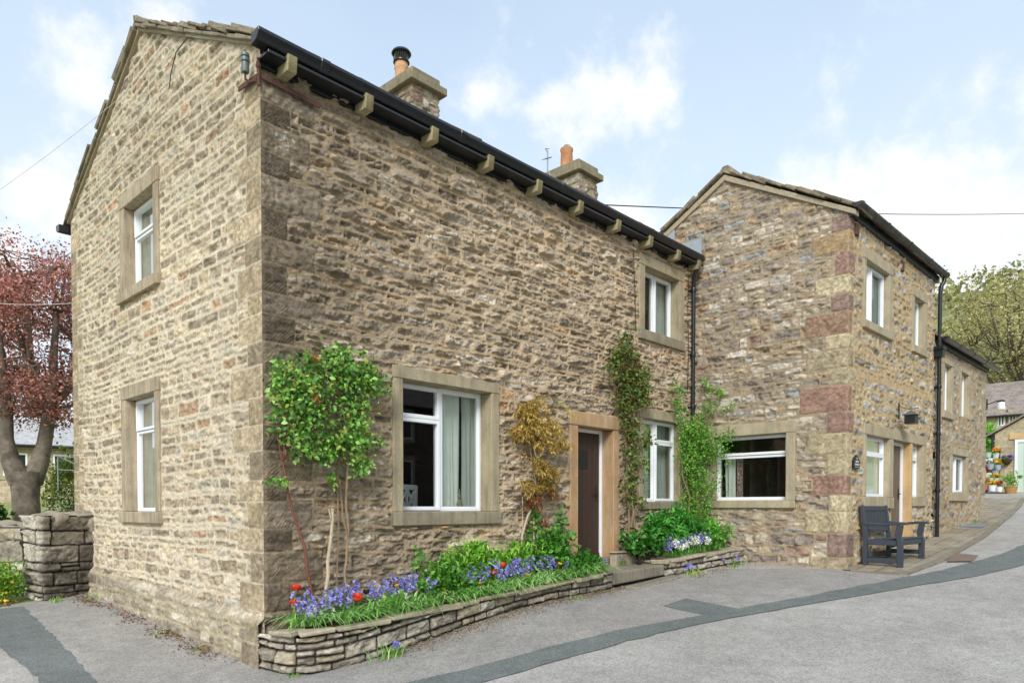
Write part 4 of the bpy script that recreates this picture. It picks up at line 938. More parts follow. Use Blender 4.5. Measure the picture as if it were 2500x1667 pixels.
def straps(name, roots, L, wd, cols, seed, parent=None, lean=None, segs=5, outr=(.35,.95)):
    r = np.random.default_rng(seed); n = len(roots); roots = np.asarray(roots, float); L = np.broadcast_to(L,(n,))*r.uniform(.7,1.25,n)
    th = r.uniform(0, 2*math.pi, n); d = np.stack([np.cos(th), np.sin(th), np.zeros(n)], 1)
    if lean is not None: d = d+np.asarray(lean); d /= np.linalg.norm(d, axis=1, keepdims=True)+1e-6
    sd = np.stack([-d[:,1], d[:,0], np.zeros(n)], 1); out = r.uniform(*outr,n); V = []
    for i in range(segs+1):
        t = i/segs; h = L*(t*1.0-.75*out*t*t); x = L*out*.75*t**1.6
        c = roots+d*x[:,None]+np.array([0,0,1])*h[:,None]; w_ = wd*(1-t**2.2)*.5+.0006; V += [c-sd*w_, c+sd*w_]
    V = np.stack(V, 1).reshape(-1,3); k = 2*(segs+1); o = np.arange(n)[:,None]*k
    F = np.concatenate([np.concatenate([o+2*i, o+2*i+1, o+2*i+3, o+2*i+2], 1) for i in range(segs)])
    pal_ = np.array([S3(c) for c in cols]); c = pal_[r.integers(0,len(pal_),n)]*r.uniform(.75,1.3,(n,1))
    return link(name, fastmesh(name, V, F, np.repeat(c, k, 0), True), M_LEAF, parent)
def wig(a, b, n, amp, seed):
    r = np.random.default_rng(seed); t = np.linspace(0,1,n)[:,None]; a, b = np.array(a,float), np.array(b,float); P = a*(1-t)+b*t
    j = np.cumsum(r.normal(0,amp,(n,3)),0); j -= t*j[-1]; P = P+j; P[0] = a; P[-1] = b; return [tuple(p) for p in P]
def twigs(mb, start, targets, r0, seed, amp=.02, n=8):
    for i, t in enumerate(targets): mb.tube(wig(start, t, n, amp, seed+i), list(np.linspace(r0, r0*.3, n)), 5)

GREENS = ['3f6f1e','4f8226','5f942e','35611c','6fa338','7db041']
# --- big leaved climber by the corner
c1 = empty('climbing_rose', (.55,-.12,.6), 0, 'big leafy green climber growing up the corner of the front wall', 'climbing plant')
off = np.array([.55,-.12,.6])
sp = [((.32,-.20,2.80),(.36,.10,.30),360),((.15,-.18,2.60),(.22,.10,.44),250),((.45,-.20,2.55),(.30,.10,.32),230),((.80,-.20,2.95),(.40,.10,.24),300),((1.05,-.18,2.92),(.28,.08,.22),210),((.68,-.18,3.12),(.12,.12,.12),80),((.92,-.18,2.62),(.20,.14,.30),210),
      ((.88,-.18,2.30),(.24,.14,.22),190),((.62,-.18,2.25),(.2,.14,.18),130),((.95,-.18,2.02),(.16,.12,.12),80),((.30,-.18,2.28),(.16,.13,.2),130),((.55,-.17,2.12),(.14,.1,.1),60),((.62,-.16,1.88),(.06,.06,.09),22),((.06,-.17,1.86),(.12,.08,.04),26),((1.2,-.15,2.3),(.1,.08,.06),18)]
leaf_mesh('leaves', np.concatenate([blobs(sp, 1, .5), blobs(sp, 91, .6)[::2]])-off, .056, ['64a03c','7cb44a','4c8030','98c860','3e6a2a','b4d87c','80a044','a0b050'], bias=(0,-.5,-.15), spread=.95, width=.62, droop=.2, seed=2, parent=c1, up=(0,-1.2,1.0))
sp2 = [((.40,-.24,3.02),(.03,.03,.08),16),((.38,-.3,2.62),(.03,.03,.08),14)]
leaf_mesh('shoots', blobs(sp2, 3)-off, .05, ['b06a3a','c0803f','9d5a36'], bias=(0,-.2,.6), spread=.5, seed=4, parent=c1)
m = MB(); B0 = lambda x,y,z: (x-off[0],y-off[1],z-off[2])
m.tube([B0(*p) for p in wig((.44,-.14,.70),(.14,-.10,2.05),9,.015,5)], list(np.linspace(.016,.009,9)), 6); twigs(m, B0(.14,-.1,2.05), [B0(.1,-.15,2.6),B0(.3,-.15,2.7),B0(.25,-.15,2.4),B0(.45,-.14,2.6)], .008, 7)
m.build('red_stem', M_STEMR, c1, smooth=True)
m = MB(); m.tube([B0(*p) for p in wig((.80,-.14,.70),(.86,-.10,1.5),7,.02,8)]+[B0(*p) for p in wig((.84,-.10,1.6),(.86,-.1,2.2),5,.01,9)], .013, 6)
m.tube([B0(*p) for p in wig((.72,-.10,.75),(.78,-.08,2.1),9,.012,10)], .008, 5); m.tube([B0(*p) for p in wig((.86,-.12,1.25),(.78,-.08,1.9),6,.01,15)], .008, 5); twigs(m, B0(.86,-.1,2.2), [B0(.7,-.15,2.9),B0(1.0,-.15,2.8),B0(.9,-.14,2.5),B0(1.15,-.14,2.4),B0(.65,-.14,3.1)], .009, 21)
m.build('stem', M_STEM, c1, smooth=True)
m = MB(); m.tube([B0(*p) for p in wig((.52,-.22,.68),(.67,-.12,1.60),8,.008,11)], list(np.linspace(.020,.014,8)), 7); m.tube([B0(.64,-.14,1.5),B0(.62,-.13,1.6)], .009, 5); m.build('dead_stem', M_STEMP, c1, smooth=True)
# --- bronze wisteria
c2 = empty('wisteria', (3.5,-.10,.7), 0, 'bronze leaved wisteria with pale twisted stems left of the doorway', 'climbing plant'); off = np.array([3.5,-.10,.7]); B0 = lambda x,y,z: (x-off[0],y-off[1],z-off[2])
def pinnate(name, tips, cols, seed, parent, off, ln=.16, n=5, sz=.055):
    r = np.random.default_rng(seed); P = []; Ax = []
    for p in tips:
        d = np.array([r.normal(0,.7), r.normal(-.35,.3), r.normal(-.55,.35)]); d /= np.linalg.norm(d)
        for i in range(n):
            q = np.array(p)+d*ln*(i/n); s = np.cross(d, [0,1,0]); s /= np.linalg.norm(s)+1e-6
            for sg in (1,-1): P.append(q); Ax.append(d*.7+sg*s*.7+np.array([0,0,-.35]))
    return leaf_mesh(name, np.array(P)-off, sz, cols, axis=np.array(Ax), spread=.12, width=.34, droop=.15, seed=seed+1, parent=parent, up=(0,-1.2,.4))
wt = blobs([((3.62,-.16,2.86),(.27,.10,.18),75),((3.50,-.16,2.62),(.30,.10,.18),80),((3.85,-.16,2.70),(.28,.10,.16),55),((4.1,-.16,2.48),(.18,.08,.08),22),((3.75,-.15,2.5),(.2,.1,.12),26)], 31)
pinnate('leaves', wt, ['b8974a','c4a654','a48c44','988a48','ccb268','ae8c42'], 32, c2, off)
wt = blobs([((3.72,-.16,2.10),(.29,.10,.16),66),((3.92,-.16,1.98),(.2,.09,.14),36),((3.55,-.15,1.90),(.2,.09,.12),28),((3.62,-.15,2.26),(.1,.08,.06),8)], 33)
pinnate('leaves', wt, ['a4873f','b4964c','8e7c3e','9a8042','bca256'], 34, c2, off)
pinnate('red_leaves', blobs([((3.65,-.15,1.74),(.18,.08,.09),22),((4.0,-.15,1.82),(.14,.07,.06),10),((3.8,-.13,1.46),(.12,.05,.05),6)], 35), ['8e5632','9c6238','7c4a2c'], 36, c2, off)
pinnate('new_leaves', [(4.2,-.17,3.02),(4.3,-.17,2.98),(4.36,-.17,2.88),(4.05,-.16,3.02),(4.42,-.17,2.92),(3.86,-.16,3.06),(4.25,-.17,2.9)], ['c9c069','bdb85a'], 37, c2, off, .10, 4, .05)
m = MB(); m.tube([B0(3.50,-.12,.72),B0(3.44,-.14,1.0),B0(3.44,-.13,1.25),B0(3.56,-.12,1.5),B0(3.70,-.12,1.66)], [.017,.016,.015,.013,.011], 7); m.tube([B0(3.52,-.14,.72),B0(3.62,-.15,1.0),B0(3.66,-.14,1.2),B0(3.68,-.12,1.6),B0(3.74,-.1,2.0)], [.015,.014,.013,.012,.010], 7)
m.tube([B0(3.66,-.15,.72),B0(3.68,-.15,1.0),B0(3.74,-.14,1.3),B0(3.76,-.12,1.6)], .010, 6); m.tube([B0(*p) for p in wig((3.5,-.1,.8),(3.5,-.08,1.75),7,.01,41)], .006, 5)
twigs(m, B0(3.74,-.1,1.9), [B0(3.8,-.1,2.3),B0(3.62,-.1,2.5),B0(3.95,-.1,2.1),B0(3.55,-.1,2.05)], .010, 42); twigs(m, B0(3.78,-.1,2.26), [B0(3.6,-.1,2.55),B0(3.95,-.1,2.42),B0(4.2,-.12,2.8),B0(3.65,-.1,2.9),B0(4.3,-.14,2.95),B0(4.35,-.14,2.7)], .010, 47); m.build('stem', M_STEMP, c2, smooth=True)
# --- reddish green climber right of the door
c3 = empty('climbing_rose', (5.95,-.1,.9), 0, 'tall reddish green climber between the doorway and the ground floor window', 'climbing plant'); off = np.array([5.95,-.1,.9]); B0 = lambda x,y,z: (x-off[0],y-off[1],z-off[2])
sp = [((5.70,-.17,3.92),(.26,.13,.22),360),((5.45,-.16,3.68),(.24,.12,.20),240),((5.88,-.16,3.60),(.34,.13,.26),480),((6.22,-.15,3.55),(.2,.11,.22),200),((5.75,-.15,3.22),(.28,.12,.22),330),((6.0,-.15,3.35),(.26,.12,.2),240),((5.88,-.14,2.90),(.24,.11,.22),240),((6.3,-.14,3.25),(.12,.08,.12),50),
      ((5.92,-.14,2.5),(.18,.10,.3),190),((6.32,-.15,2.64),(.14,.08,.12),60),((5.90,-.14,2.10),(.18,.10,.26),160),((6.2,-.13,2.3),(.12,.08,.1),36),((5.9,-.13,1.75),(.16,.09,.2),110),((6.2,-.13,1.7),(.1,.07,.1),26),((5.62,-.13,1.9),(.08,.07,.1),20),((5.8,-.13,4.15),(.12,.09,.1),60)]
leaf_mesh('leaves', blobs(sp, 51, .5)-off, .062, ['4f7030','5f8238','42602a','74903f','8a9048','7b6436','85583a','64703a','88a852'], bias=(0,-.5,-.1), spread=.8, width=.6, seed=52, parent=c3, up=(0,-1,.8))
m = MB()
for i, (x, xt, zt_) in enumerate([(5.95,5.8,3.9),(5.9,5.6,3.7),(6.0,6.15,3.6),(5.92,5.9,3.2),(6.02,6.3,2.7),(5.88,5.75,3.1)]): m.tube([B0(*p) for p in wig((x,-.12,.95),(x-.03,-.08,2.3),8,.018,60+i)]+[B0(*p) for p in wig((x-.03,-.08,2.4),(xt,-.12,zt_),7,.02,70+i)], list(np.linspace(.011,.004,15)), 5)
m.build('stem', M_STEM, c3, smooth=True)
# --- bright green climber in the corner
c4 = empty('clematis', (7.6,-.15,.95), 0, 'bright green feathery climber filling the corner around the black downpipe', 'climbing plant'); off = np.array([7.6,-.15,.95]); B0 = lambda x,y,z: (x-off[0],y-off[1],z-off[2])
sp = [((7.62,-.24,2.85),(.42,.22,.30),1500),((7.85,-.40,2.55),(.22,.34,.28),900),((7.45,-.22,2.45),(.30,.18,.35),900),((7.62,-.24,2.05),(.28,.18,.35),800),((7.80,-.4,1.95),(.18,.26,.3),420),((7.5,-.22,1.65),(.25,.17,.25),480),((7.75,-.35,1.5),(.2,.2,.25),350),
      ((7.25,-.16,3.25),(.20,.10,.22),220),((7.2,-.15,3.55),(.16,.09,.14),140),((7.85,-.30,3.30),(.12,.2,.18),170),((7.9,-.45,3.55),(.08,.22,.10),130),((7.9,-.25,3.72),(.08,.14,.1),80),((7.92,-.62,3.3),(.06,.16,.1),60),((7.9,-.6,2.8),(.1,.22,.16),130)]
leaf_mesh('leaves', blobs(sp, 61, .5)-off, .042, ['5f9a2c','6fae34','86bd44','4a8226','94c654','3f7424','7aa83a'], bias=(0,-.4,.1), spread=.9, width=.5, seed=62, parent=c4, up=(-.5,-.8,.8))
m = MB()
for i in range(7): m.tube([B0(*p) for p in wig((7.5+.05*i,-.2,1.0),(7.25+.11*i,-.16-.04*(i%3),2.6+.12*i),12,.025,80+i)], list(np.linspace(.012,.004,12)), 5)
m.build('stem', M_STEM, c4, smooth=True)

# --- bedding plants
def shrub(name, label, spec, size, cols, seed, cat='shrub', bias=(0,0,.6), spread=.8, width=.55, droop=.25, stems=10, group=None, stemmat=None):
    c = np.array(spec[0][0]); base = np.array([np.mean([s[0][0] for s in spec]), np.mean([s[0][1] for s in spec]), min(s[0][2]-s[1][2] for s in spec)])
    t = empty(name, tuple(base), 0, label, cat, group); P = blobs(spec, seed, .4)
    leaf_mesh('leaves', P-base, size, cols, bias=bias, spread=spread, width=width, droop=droop, seed=seed+1, parent=t)
    m = MB(); rr = np.random.default_rng(seed)
    for q in P[rr.integers(0, len(P), stems)]: m.tube(wig((rr.normal(0,.03),rr.normal(0,.03),0), tuple(q-base), 6, .01, int(rr.integers(1e6))), list(np.linspace(.006,.002,6)), 4)
    m.build('stem', stemmat or M_STEMG, t); return t
LIME = ['6fae2a','7dbb33','8fc63f','5d9c26','a2d04e','4d8a22']
shrub('shrub', 'lime green narrow leaved shrub beneath the big window', [((2.42,-.24,.97),(.34,.18,.20),520),((2.72,-.22,.92),(.28,.16,.18),360),((2.15,-.22,.90),(.2,.14,.15),220)], .085, LIME, 101, width=.3, bias=(0,-.1,.7))
shrub('shrub', 'lime green shrub at the foot of the wisteria', [((3.36,-.22,.96),(.30,.17,.19),430),((3.08,-.22,.90),(.2,.14,.16),220)], .085, LIME, 103, width=.3, bias=(0,-.1,.7))
shrub('shrub', 'rounded mid green shrub in the middle of the long flower bed', [((1.90,-.36,.80),(.24,.22,.24),520),((2.05,-.40,.70),(.26,.2,.17),340),((1.74,-.38,.70),(.16,.16,.16),180),((2.36,-.44,.72),(.22,.13,.12),220)], .055, ['5b9430','6aa53a','4d8328','7cb54a','3f7024'], 105, width=.7)
shrub('shrub', 'tall loose green plant with lobed leaves beside the door', [((3.72,-.24,1.12),(.22,.16,.30),300),((4.08,-.26,1.05),(.22,.17,.28),300),((3.85,-.3,.90),(.3,.2,.2),260),((4.12,-.16,1.42),(.09,.07,.16),60),((3.66,-.16,1.50),(.07,.06,.12),34)], .062, ['3f7a24','4d8c2a','5c9c34','35691f','6fae42'], 107, width=.85)
shrub('shrub', 'broad leaved green plant spilling beside the left side of the step', [((4.35,-.40,.82),(.26,.2,.16),330),((4.58,-.36,.80),(.16,.18,.13),150),((4.1,-.46,.80),(.2,.14,.13),160)], .065, ['3f7a24','4a862a','5a9834','316420'], 109, width=.9)
shrub('shrub', 'pale feathery green plant near the left end of the flower bed', [((1.15,-.48,.62),(.14,.11,.10),170),((1.02,-.46,.60),(.1,.08,.07),80)], .05, ['7db54a','8fc45c','6aa63a'], 111, width=.6)
shrub('shrub', 'small green seedling rising below the big window', [((1.75,-.12,1.12),(.05,.04,.07),12),((1.82,-.12,1.03),(.08,.04,.05),12),((1.70,-.12,.96),(.09,.05,.04),16)], .06, ['5f9c34','72ae42'], 113, stems=5)
shrub('shrub', 'dense lobed green plant at the left of the right flower bed', [((5.85,-.28,1.10),(.24,.18,.17),330),((6.12,-.34,1.05),(.22,.18,.17),290),((5.78,-.26,1.00),(.2,.16,.1),150)], .058, ['3a7424','47862a','2f621e','589a38'], 115, width=.9)
shrub('shrub', 'tall lush green plant with pointed leaves under the ground floor window', [((6.55,-.25,1.32),(.28,.17,.17),300),((6.95,-.28,1.36),(.32,.2,.19),380),((7.3,-.32,1.30),(.24,.2,.18),230),((6.3,-.22,1.24),(.16,.13,.12),110),((6.8,-.35,1.2),(.35,.2,.14),260)], .13, ['3f8a2a','4c9a34','5cab40','347622','6fb94e'], 117, width=.3, bias=(0,-.3,.4), droop=.4)
shrub('shrub', 'bright green rounded shrub at the right end of the right flower bed', [((7.66,-.55,1.20),(.24,.22,.17),380),((7.84,-.62,1.14),(.13,.2,.14),170),((7.55,-.6,1.1),(.2,.16,.12),170)], .062, ['62aa36','76ba44','4f942c','8cca56'], 119, width=.6)
# strap leaves that nobody could count
r = np.random.default_rng(5); n = 2000; xx = r.uniform(.15, 4.6, n); yb = np.where(xx < .5, .36, .56); yy = -.06-yb*r.uniform(0,1,n)**.7
keep = (xx < 1.7) | (yy < -.36) | (r.random(n) < .25); xx, yy = xx[keep], yy[keep]
tag(straps('strap_leaves', np.stack([xx, yy, ztop(xx)+.03], 1), .30, .017, ['86bb58','9ccc6c','70a84a','b4da86','cce6aa','5c923c'], 6, lean=(.15,-.8,0), outr=(.7,1.55)), 'narrow arching green leaves filling the front of the long flower bed', 'foliage', kind='stuff')
n = 420; xx = r.uniform(6.3, 7.7, n); yy = -.35-(.28+.12*(xx-6.3))*r.uniform(0,1,n)
tag(straps('strap_leaves', np.stack([xx, yy, zt2(xx)+.03], 1), .2, .014, ['5f9a3a','74ad48','4c8530','3f7428'], 7, lean=(0,-.5,0), outr=(.6,1.4)), 'narrow arching leaves at the front of the right flower bed', 'foliage', kind='stuff')
# bluebells: one plant, then copies
M_BLUE = leaf_mat('bluebell_petal', .25, .6); M_BLUE.node_tree.nodes['Attribute'].attribute_name = 'Col'
def bluebell(seed, cols, h=.30):
    rr = np.random.default_rng(seed); V = []; F = []; C = []; P = np.array([S3(c) for c in cols]); stem = MB(); b = 0
    for s_ in range(1):
        ox, oy = rr.normal(0,.01,2); hh = h*rr.uniform(.75,1.1); lx, ly = rr.normal(0,.05,2)
        pts = [(ox,oy,0),(ox+lx*.4,oy+ly*.4,hh*.6),(ox+lx*1.1,oy+ly*1.1,hh)]; stem.tube(pts, [.004,.0035,.002], 4)
        for k in range(8):
            t = .55+.45*k/8; p = np.array([np.interp(t,[0,.6,1],[q[i] for q in pts]) for i in range(3)]); a = rr.uniform(0,6.28)
            d = np.array([math.cos(a), math.sin(a), -.75]); d /= np.linalg.norm(d); c0 = p+np.array([math.cos(a),math.sin(a),.1])*.014; e = np.cross(d,[0,0,1]); e /= np.linalg.norm(e); f = np.cross(d,e)
            for (rad, q) in ((.004,0),(.009,.012),(.009,.022),(.016,.032)):
                for j in range(5):
                    an = j*1.2566; V.append(c0+d*q*1.05+(e*math.cos(an)+f*math.sin(an))*rad); 
            cc = P[rr.integers(len(P))]*rr.uniform(.8,1.25); C += [cc*.9]*5+[cc]*10+[cc*1.15]*5
            for i in range(3):
                for j in range(5): F.append((b+i*5+j, b+i*5+(j+1)%5, b+(i+1)*5+(j+1)%5, b+(i+1)*5+j))
            b += 20
    return stem, np.array(V), np.array(F), np.array(C)
VIO = ['9c98da','8f8bd2','aeabe6','837dc8','bebcee']
protos = []
def copy_tree(o):
    c = o.copy(); COL.objects.link(c)
    for ch in list(o.children):
        d = ch.copy(); COL.objects.link(d); d.parent = c
    return c
def place_flowers(name, make, spots, label, cat, group):
    """first instance is the prototype; the rest are copies of it and of its parts"""
    pr = [make(k) for k in range(min(5, len(spots)))]
    for i, (x, y, z) in enumerate(spots):
        o = pr[i] if i < len(pr) else copy_tree(pr[i % len(pr)])
        s_ = random.uniform(.85,1.15); o.location = (x,y,z); o.rotation_euler = (random.uniform(-.12,.12), random.uniform(-.12,.12), random.uniform(0,6.28)); o.scale = (s_,s_,s_)
        tag(o, label, cat, group)
def mk_bell(cols, h=.30):
    def f(k):
        t = empty('bluebell', (0,0,0)); st_, V, F, C = bluebell(200+k, cols, h); st_.build('stem', M_STEMG, t)
        link('flowers', fastmesh('flowers', V, F, C, True), M_BLUE, t); return t
    return f
def scat(specs, seed, zf):
    rr = np.random.default_rng(seed); o = []
    for (cx, cy, rx_, ry_, n) in specs:
        for _ in range(n): x, y = cx+rr.uniform(-1,1)*rx_, cy+rr.uniform(-1,1)*ry_; o.append((x, y, float(zf(x))+.03))
    return o
zL = lambda x: ztop(x)
place_flowers('bluebell', mk_bell(VIO, .33), scat([(.30,-.30,.16,.14,12),(.75,-.16,.11,.07,9),(.60,-.32,.25,.12,6),(1.18,-.22,.25,.10,15),(1.52,-.18,.14,.08,11),(1.55,-.42,.2,.08,4)], 301, zL), 'violet blue bluebell in the left half of the long flower bed', 'flower', 'bluebells at the left of the long bed')
place_flowers('bluebell', mk_bell(VIO, .34), scat([(2.35,-.36,.25,.10,14),(2.85,-.36,.32,.10,20),(3.4,-.34,.28,.10,16),(3.75,-.40,.14,.08,6),(2.6,-.5,.4,.06,5)], 302, zL), 'violet blue bluebell in the right half of the long flower bed', 'flower', 'bluebells at the right of the long bed')
place_flowers('bluebell', mk_bell(VIO, .28), scat([(6.42,-.46,.15,.10,9),(6.9,-.52,.3,.08,5),(7.35,-.52,.16,.12,9)], 303, zt2), 'blue bluebell in the short right flower bed', 'flower', 'bluebells in the short bed')
place_flowers('bluebell', mk_bell(VIO, .20), [(.95,-.74,gz(.95,-.74)),(6.35,-.80,gz(6.35,-.8)),(6.55,-.84,gz(6.5,-.84)),(7.45,-.98,gz(7.45,-.98)),(7.6,-1.0,gz(7.6,-1.0)),(5.15,-.18,.74),(5.62,-.14,.74)], 'small stray bluebell growing outside the beds', 'flower', 'stray bluebells')
place_flowers('white_flower', mk_bell(['f2f2ea','e6e6de','fafaf4'], .26), scat([(6.85,-.50,.36,.10,22),(6.65,-.56,.2,.06,6),(7.15,-.55,.2,.1,8)], 304, zt2), 'white bell flower in the short right flower bed', 'flower', 'white flowers in the short bed')
place_flowers('white_flower', mk_bell(['f0f0ea','e4e4e0'], .18), scat([(.34,-.42,.12,.05,4),(1.42,-.30,.04,.04,2)], 305, zL), 'small white bell flower among the bluebells', 'flower', 'white flowers in the long bed')
def mk_cup(cols, h, rad, open_=.5, centre='3a2a20'):
    def f(k):
        t = empty('flower', (0,0,0)); rr = np.random.default_rng(400+k); st_ = MB(); st_.tube([(0,0,0),(.01,.0,h*.6),(.0,.01,h)], .004, 5); st_.build('stem', M_STEMG, t)
        V = []; F = []; C = []; b = 0
        for ring in range(2):
            for j in range(4):
                a = j*1.5708+ring*.785+rr.normal(0,.1); d = np.array([math.cos(a),math.sin(a),0]); s_ = np.array([-d[1],d[0],0]); cc = S3(cols[rr.integers(len(cols))])*rr.uniform(.85,1.15)
                for (q, w_, z) in ((.1,.25,0),(.75*open_+.25,.62,.55),(.9*open_+.25,.5,1.05),(.85*open_+.3,.1,1.35)):
                    for e in (-1,0,1): V.append(np.array([0,0,h])+d*rad*q*(1 if e == 0 else .92)+s_*rad*w_*e+np.array([0,0,1])*rad*z*(1-.12*ring)); C.append(cc)
                for i in range(3):
                    for e in (0,1): F.append((b+i*3+e, b+i*3+e+1, b+i*3+e+4, b+i*3+e+3))
                b += 12
        link('petals', fastmesh('petals', np.array(V), np.array(F), np.array(C), True), M_PETAL, t)
        m = MB(); m.lathe([(.001,0),(rad*.3,.004),(rad*.2,rad*.4),(.001,rad*.5)], (0,0,h), 8); m.build('centre', plain('flower_centre', centre, .8), t)
        return t
    return f
RED = ['e0452a','d83a22','ea5a34']
def named(spots, mk, labels, name):
    for i, (p, lab) in enumerate(zip(spots, labels)):
        o = mk(i); o.name = name; o.location = p; o.rotation_euler = (.25,random.uniform(-.2,.2),random.uniform(0,6)); tag(o, lab, 'flower')
named([(.13,-.30,.50),(.24,-.14,.62),(.72,-.36,.52),(.80,-.35,.50),(2.68,-.42,.62),(2.82,-.40,.70)], mk_cup(RED, .20, .046, .9),
      ['orange red tulip at the far left end of the flower bed','pinkish red tulip half hidden behind the leftmost bluebells','large open orange red tulip in front of the bluebells','orange red tulip touching the large open tulip','lower orange red tulip by the bluebells near the big window','higher orange red tulip among the bluebells near the big window'], 'tulip')
named([(1.36,-.33,.66),(1.76,-.50,.55),(1.85,-.48,.58),(2.35,-.55,.62),(2.52,-.52,.62),(3.05,-.54,.66),(3.72,-.48,.76),(4.02,-.30,.90)], mk_cup(['e8b020','f0c030','d89a18'], .13, .022, 1.3),
      ['yellow pansy in front of the left bluebells','orange yellow pansy beside the front coping','yellow pansy next to the one beside the coping','small yellow flower below the rounded shrub','second small yellow flower below the rounded shrub','small yellow flower under the tulips','yellow pansy at the foot of the lobed plant','bright yellow flower on the tall plant by the door'], 'pansy')
named([(.90,-.34,.60),(6.98,-.22,1.25)], mk_cup(['2a1220','34182a'], .16, .03, .9), ['almost black tulip behind the orange tulip','dark red tulip under the corner climber'], 'tulip')
# weeds and tufts at the wall feet
def tuft(x, y, label, n=26, L=.16, cols=('74ad48','8abf5c','9cc060','5f9a3a'), spread_=.09, seed=0):
    rr = np.random.default_rng(500+seed); P = np.stack([rr.normal(0,spread_,n), rr.normal(0,spread_*.6,n), np.zeros(n)],1)
    for q in P: q[2] = gz(x+q[0], y+q[1])-gz(x,y)
    o = straps('weed_tuft', P, L, .012, list(cols), 510+seed, lean=(0,0,0)); o.location = (x,y,gz(x,y)); tag(o, label, 'weed')
tuft(.92,-.76,'arching green tuft with a bluebell at the foot of the planter',30,.22,seed=1)
tuft(.05,-.50,'tiny yellow green weed at the corner of the long planter',14,.09,spread_=.07,seed=2)
tuft(-.16,2.0,'small weed against the plinth below the gable',14,.10,('8aa850','a5b058'),.08,3)
tuft(-.17,1.05,'tiny weed against the plinth near the corner',10,.08,('8aa850','7a9c48'),.06,4)
tuft(-.14,4.55,'pale green weed where the garden wall meets the plinth',14,.12,('8fb850','a5c060'),.08,5)
tuft(-.55,4.75,'green weed at the foot of the garden wall stub',22,.13,('7aa845','94b858'),.06,6)
tuft(6.5,-.86,'yellow green grass tuft below the right planter',36,.15,('9cc04a','86b040','b0cc60'),.11,7)
tuft(7.5,-1.02,'grass tuft at the right end of the right planter',24,.14,('86b848','70a43a'),.13,8)
tuft(3.75,-.74,'small weed below the middle of the long planter',16,.09,('7aa845','94b858'),.1,9)
tuft(15.2,-2.88,'green weed by the drain cover',16,.2,('6f9a48','86b050'),.1,10)
tuft(5.60,-.16,'strappy tuft growing between the step and the small wall',26,.20,('5f8f3a','78a550','8f9a58'),.06,11)
bpy.data.objects['weed_tuft.010'].location.z = .74
tuft(5.12,-.2,'small dark tuft on the step by the threshold',14,.10,('4f7a38','6a8f48'),.05,12)
bpy.data.objects['weed_tuft.011'].location.z = .735
# leaf litter
def litter(name, pts, sc, label, seed, cols=('7a5236','8a6242','6a4630','a08058','93724c')):
    rr = np.random.default_rng(seed); P = np.asarray(pts); n = len(P); Pz = np.stack([P[:,0],P[:,1],g(P[:,0],P[:,1])+.012+rr.uniform(0,.01,n)],1)
    tag(leaf_mesh(name, Pz, sc, list(cols), bias=(0,0,0), spread=1, width=.7, droop=.05, seed=seed, up=(0,0,5)), label, 'leaf litter', kind='stuff')
rr = np.random.default_rng(77)
u = rr.uniform(0,1,900); yv = np.concatenate([rr.normal(4.4,.35,260), rr.normal(3.0,.35,150), rr.normal(1.9,.22,160), rr.normal(1.0,.22,160), rr.uniform(.3,5,80)]); xv = -.10-np.abs(rr.normal(0,.11,len(yv)))-np.where(yv > 4, .05, 0)
litter('leaf_litter', np.stack([xv,yv],1), .028, 'brown dead leaves lying along the foot of the gable', 78)
xv = rr.uniform(.8,4.9,2600); litter('leaf_litter', np.stack([xv, -.66-np.abs(rr.normal(0,.11,2600))*np.where(xv < 3, 1.4, 1)],1), .018, 'pale brown debris along the foot of the long planter', 79, ('8a7252','a08a68','b09a78','75603f'))
xv = rr.uniform(6.2,8.0,260); litter('leaf_litter', np.stack([xv, -.9-np.abs(rr.normal(0,.15,260))],1), .022, 'brown debris along the foot of the short planter', 80, ('8a7252','7a6246','93724c'))

# ================================================================ bench
be = empty('bench', (8.46,-2.70,0), WR, 'dark grey painted wooden bench with slatted back on the pavement by the wing', 'bench')
bz = gz(8.9,-2.95)+.05
def bb(name, a, b, wx, wz, up=(0,0,1)): m = MB(); m.beam(a, b, wx, wz, up); return m.build(name, M_BENCH, be, bevel=.005)
BL = 1.06; z0b = gz(8.5,-3)-.015; z1b = gz(9.5,-3)+.0; zs = z0b+.44; za = z0b+.66; zt_ = z0b+.94
for X, zz in ((.0,z0b),(BL,z1b)):
    m = MB(); m.prism([(-.03,zz),(.03,zz),(.03,zs+.02),(.085,zt_+.01),(.03,zt_+.02),(-.03,zs+.05)], 0, X-.032, X+.032); m.build('leg', M_BENCH, be, bevel=.005)
    m = MB(); m.prism([(-.53,zz),(-.45,zz),(-.45,zs-.02),(-.42,zs+.08),(-.45,za),(-.53,za),(-.505,zs+.05),(-.53,zs-.02)], 0, X-.034, X+.034); m.build('leg', M_BENCH, be, bevel=.005)
    m = MB(); m.prism([(.04,za+.0),(.04,za+.045),(-.25,za+.02),(-.42,za+.045),(-.58,za+.04),(-.60,za+.005),(-.42,za-.0),(-.25,za-.015)], 0, X-.038, X+.038); m.build('armrest', M_BENCH, be, bevel=.008)
    bb('side_rail', (X,-.45,zz+.12), (X,-.03,zz+.12), .04, .07); bb('side_rail', (X,-.45,zs-.05), (X,-.03,zs-.05), .035, .08)
bb('seat_rail', (.035,-.49,zs-.045), (BL-.035,-.49,zs-.045), .035, .085); bb('stretcher', (.035,-.05,(z0b+z1b)/2+.15), (BL-.035,-.05,(z0b+z1b)/2+.15), .04, .08)
for k in range(5): bb('seat_slat', (-.0+.036,-.475+k*.098,zs+.012-.006*k), (BL-.036,-.475+k*.098,zs+.012-.006*k), .078, .022)
bb('back_rail', (-.02,.055,zt_-.03), (BL+.02,.055,zt_-.03), .04, .075); bb('back_rail', (.033,.015,zs+.13), (BL-.033,.015,zs+.13), .035, .06)
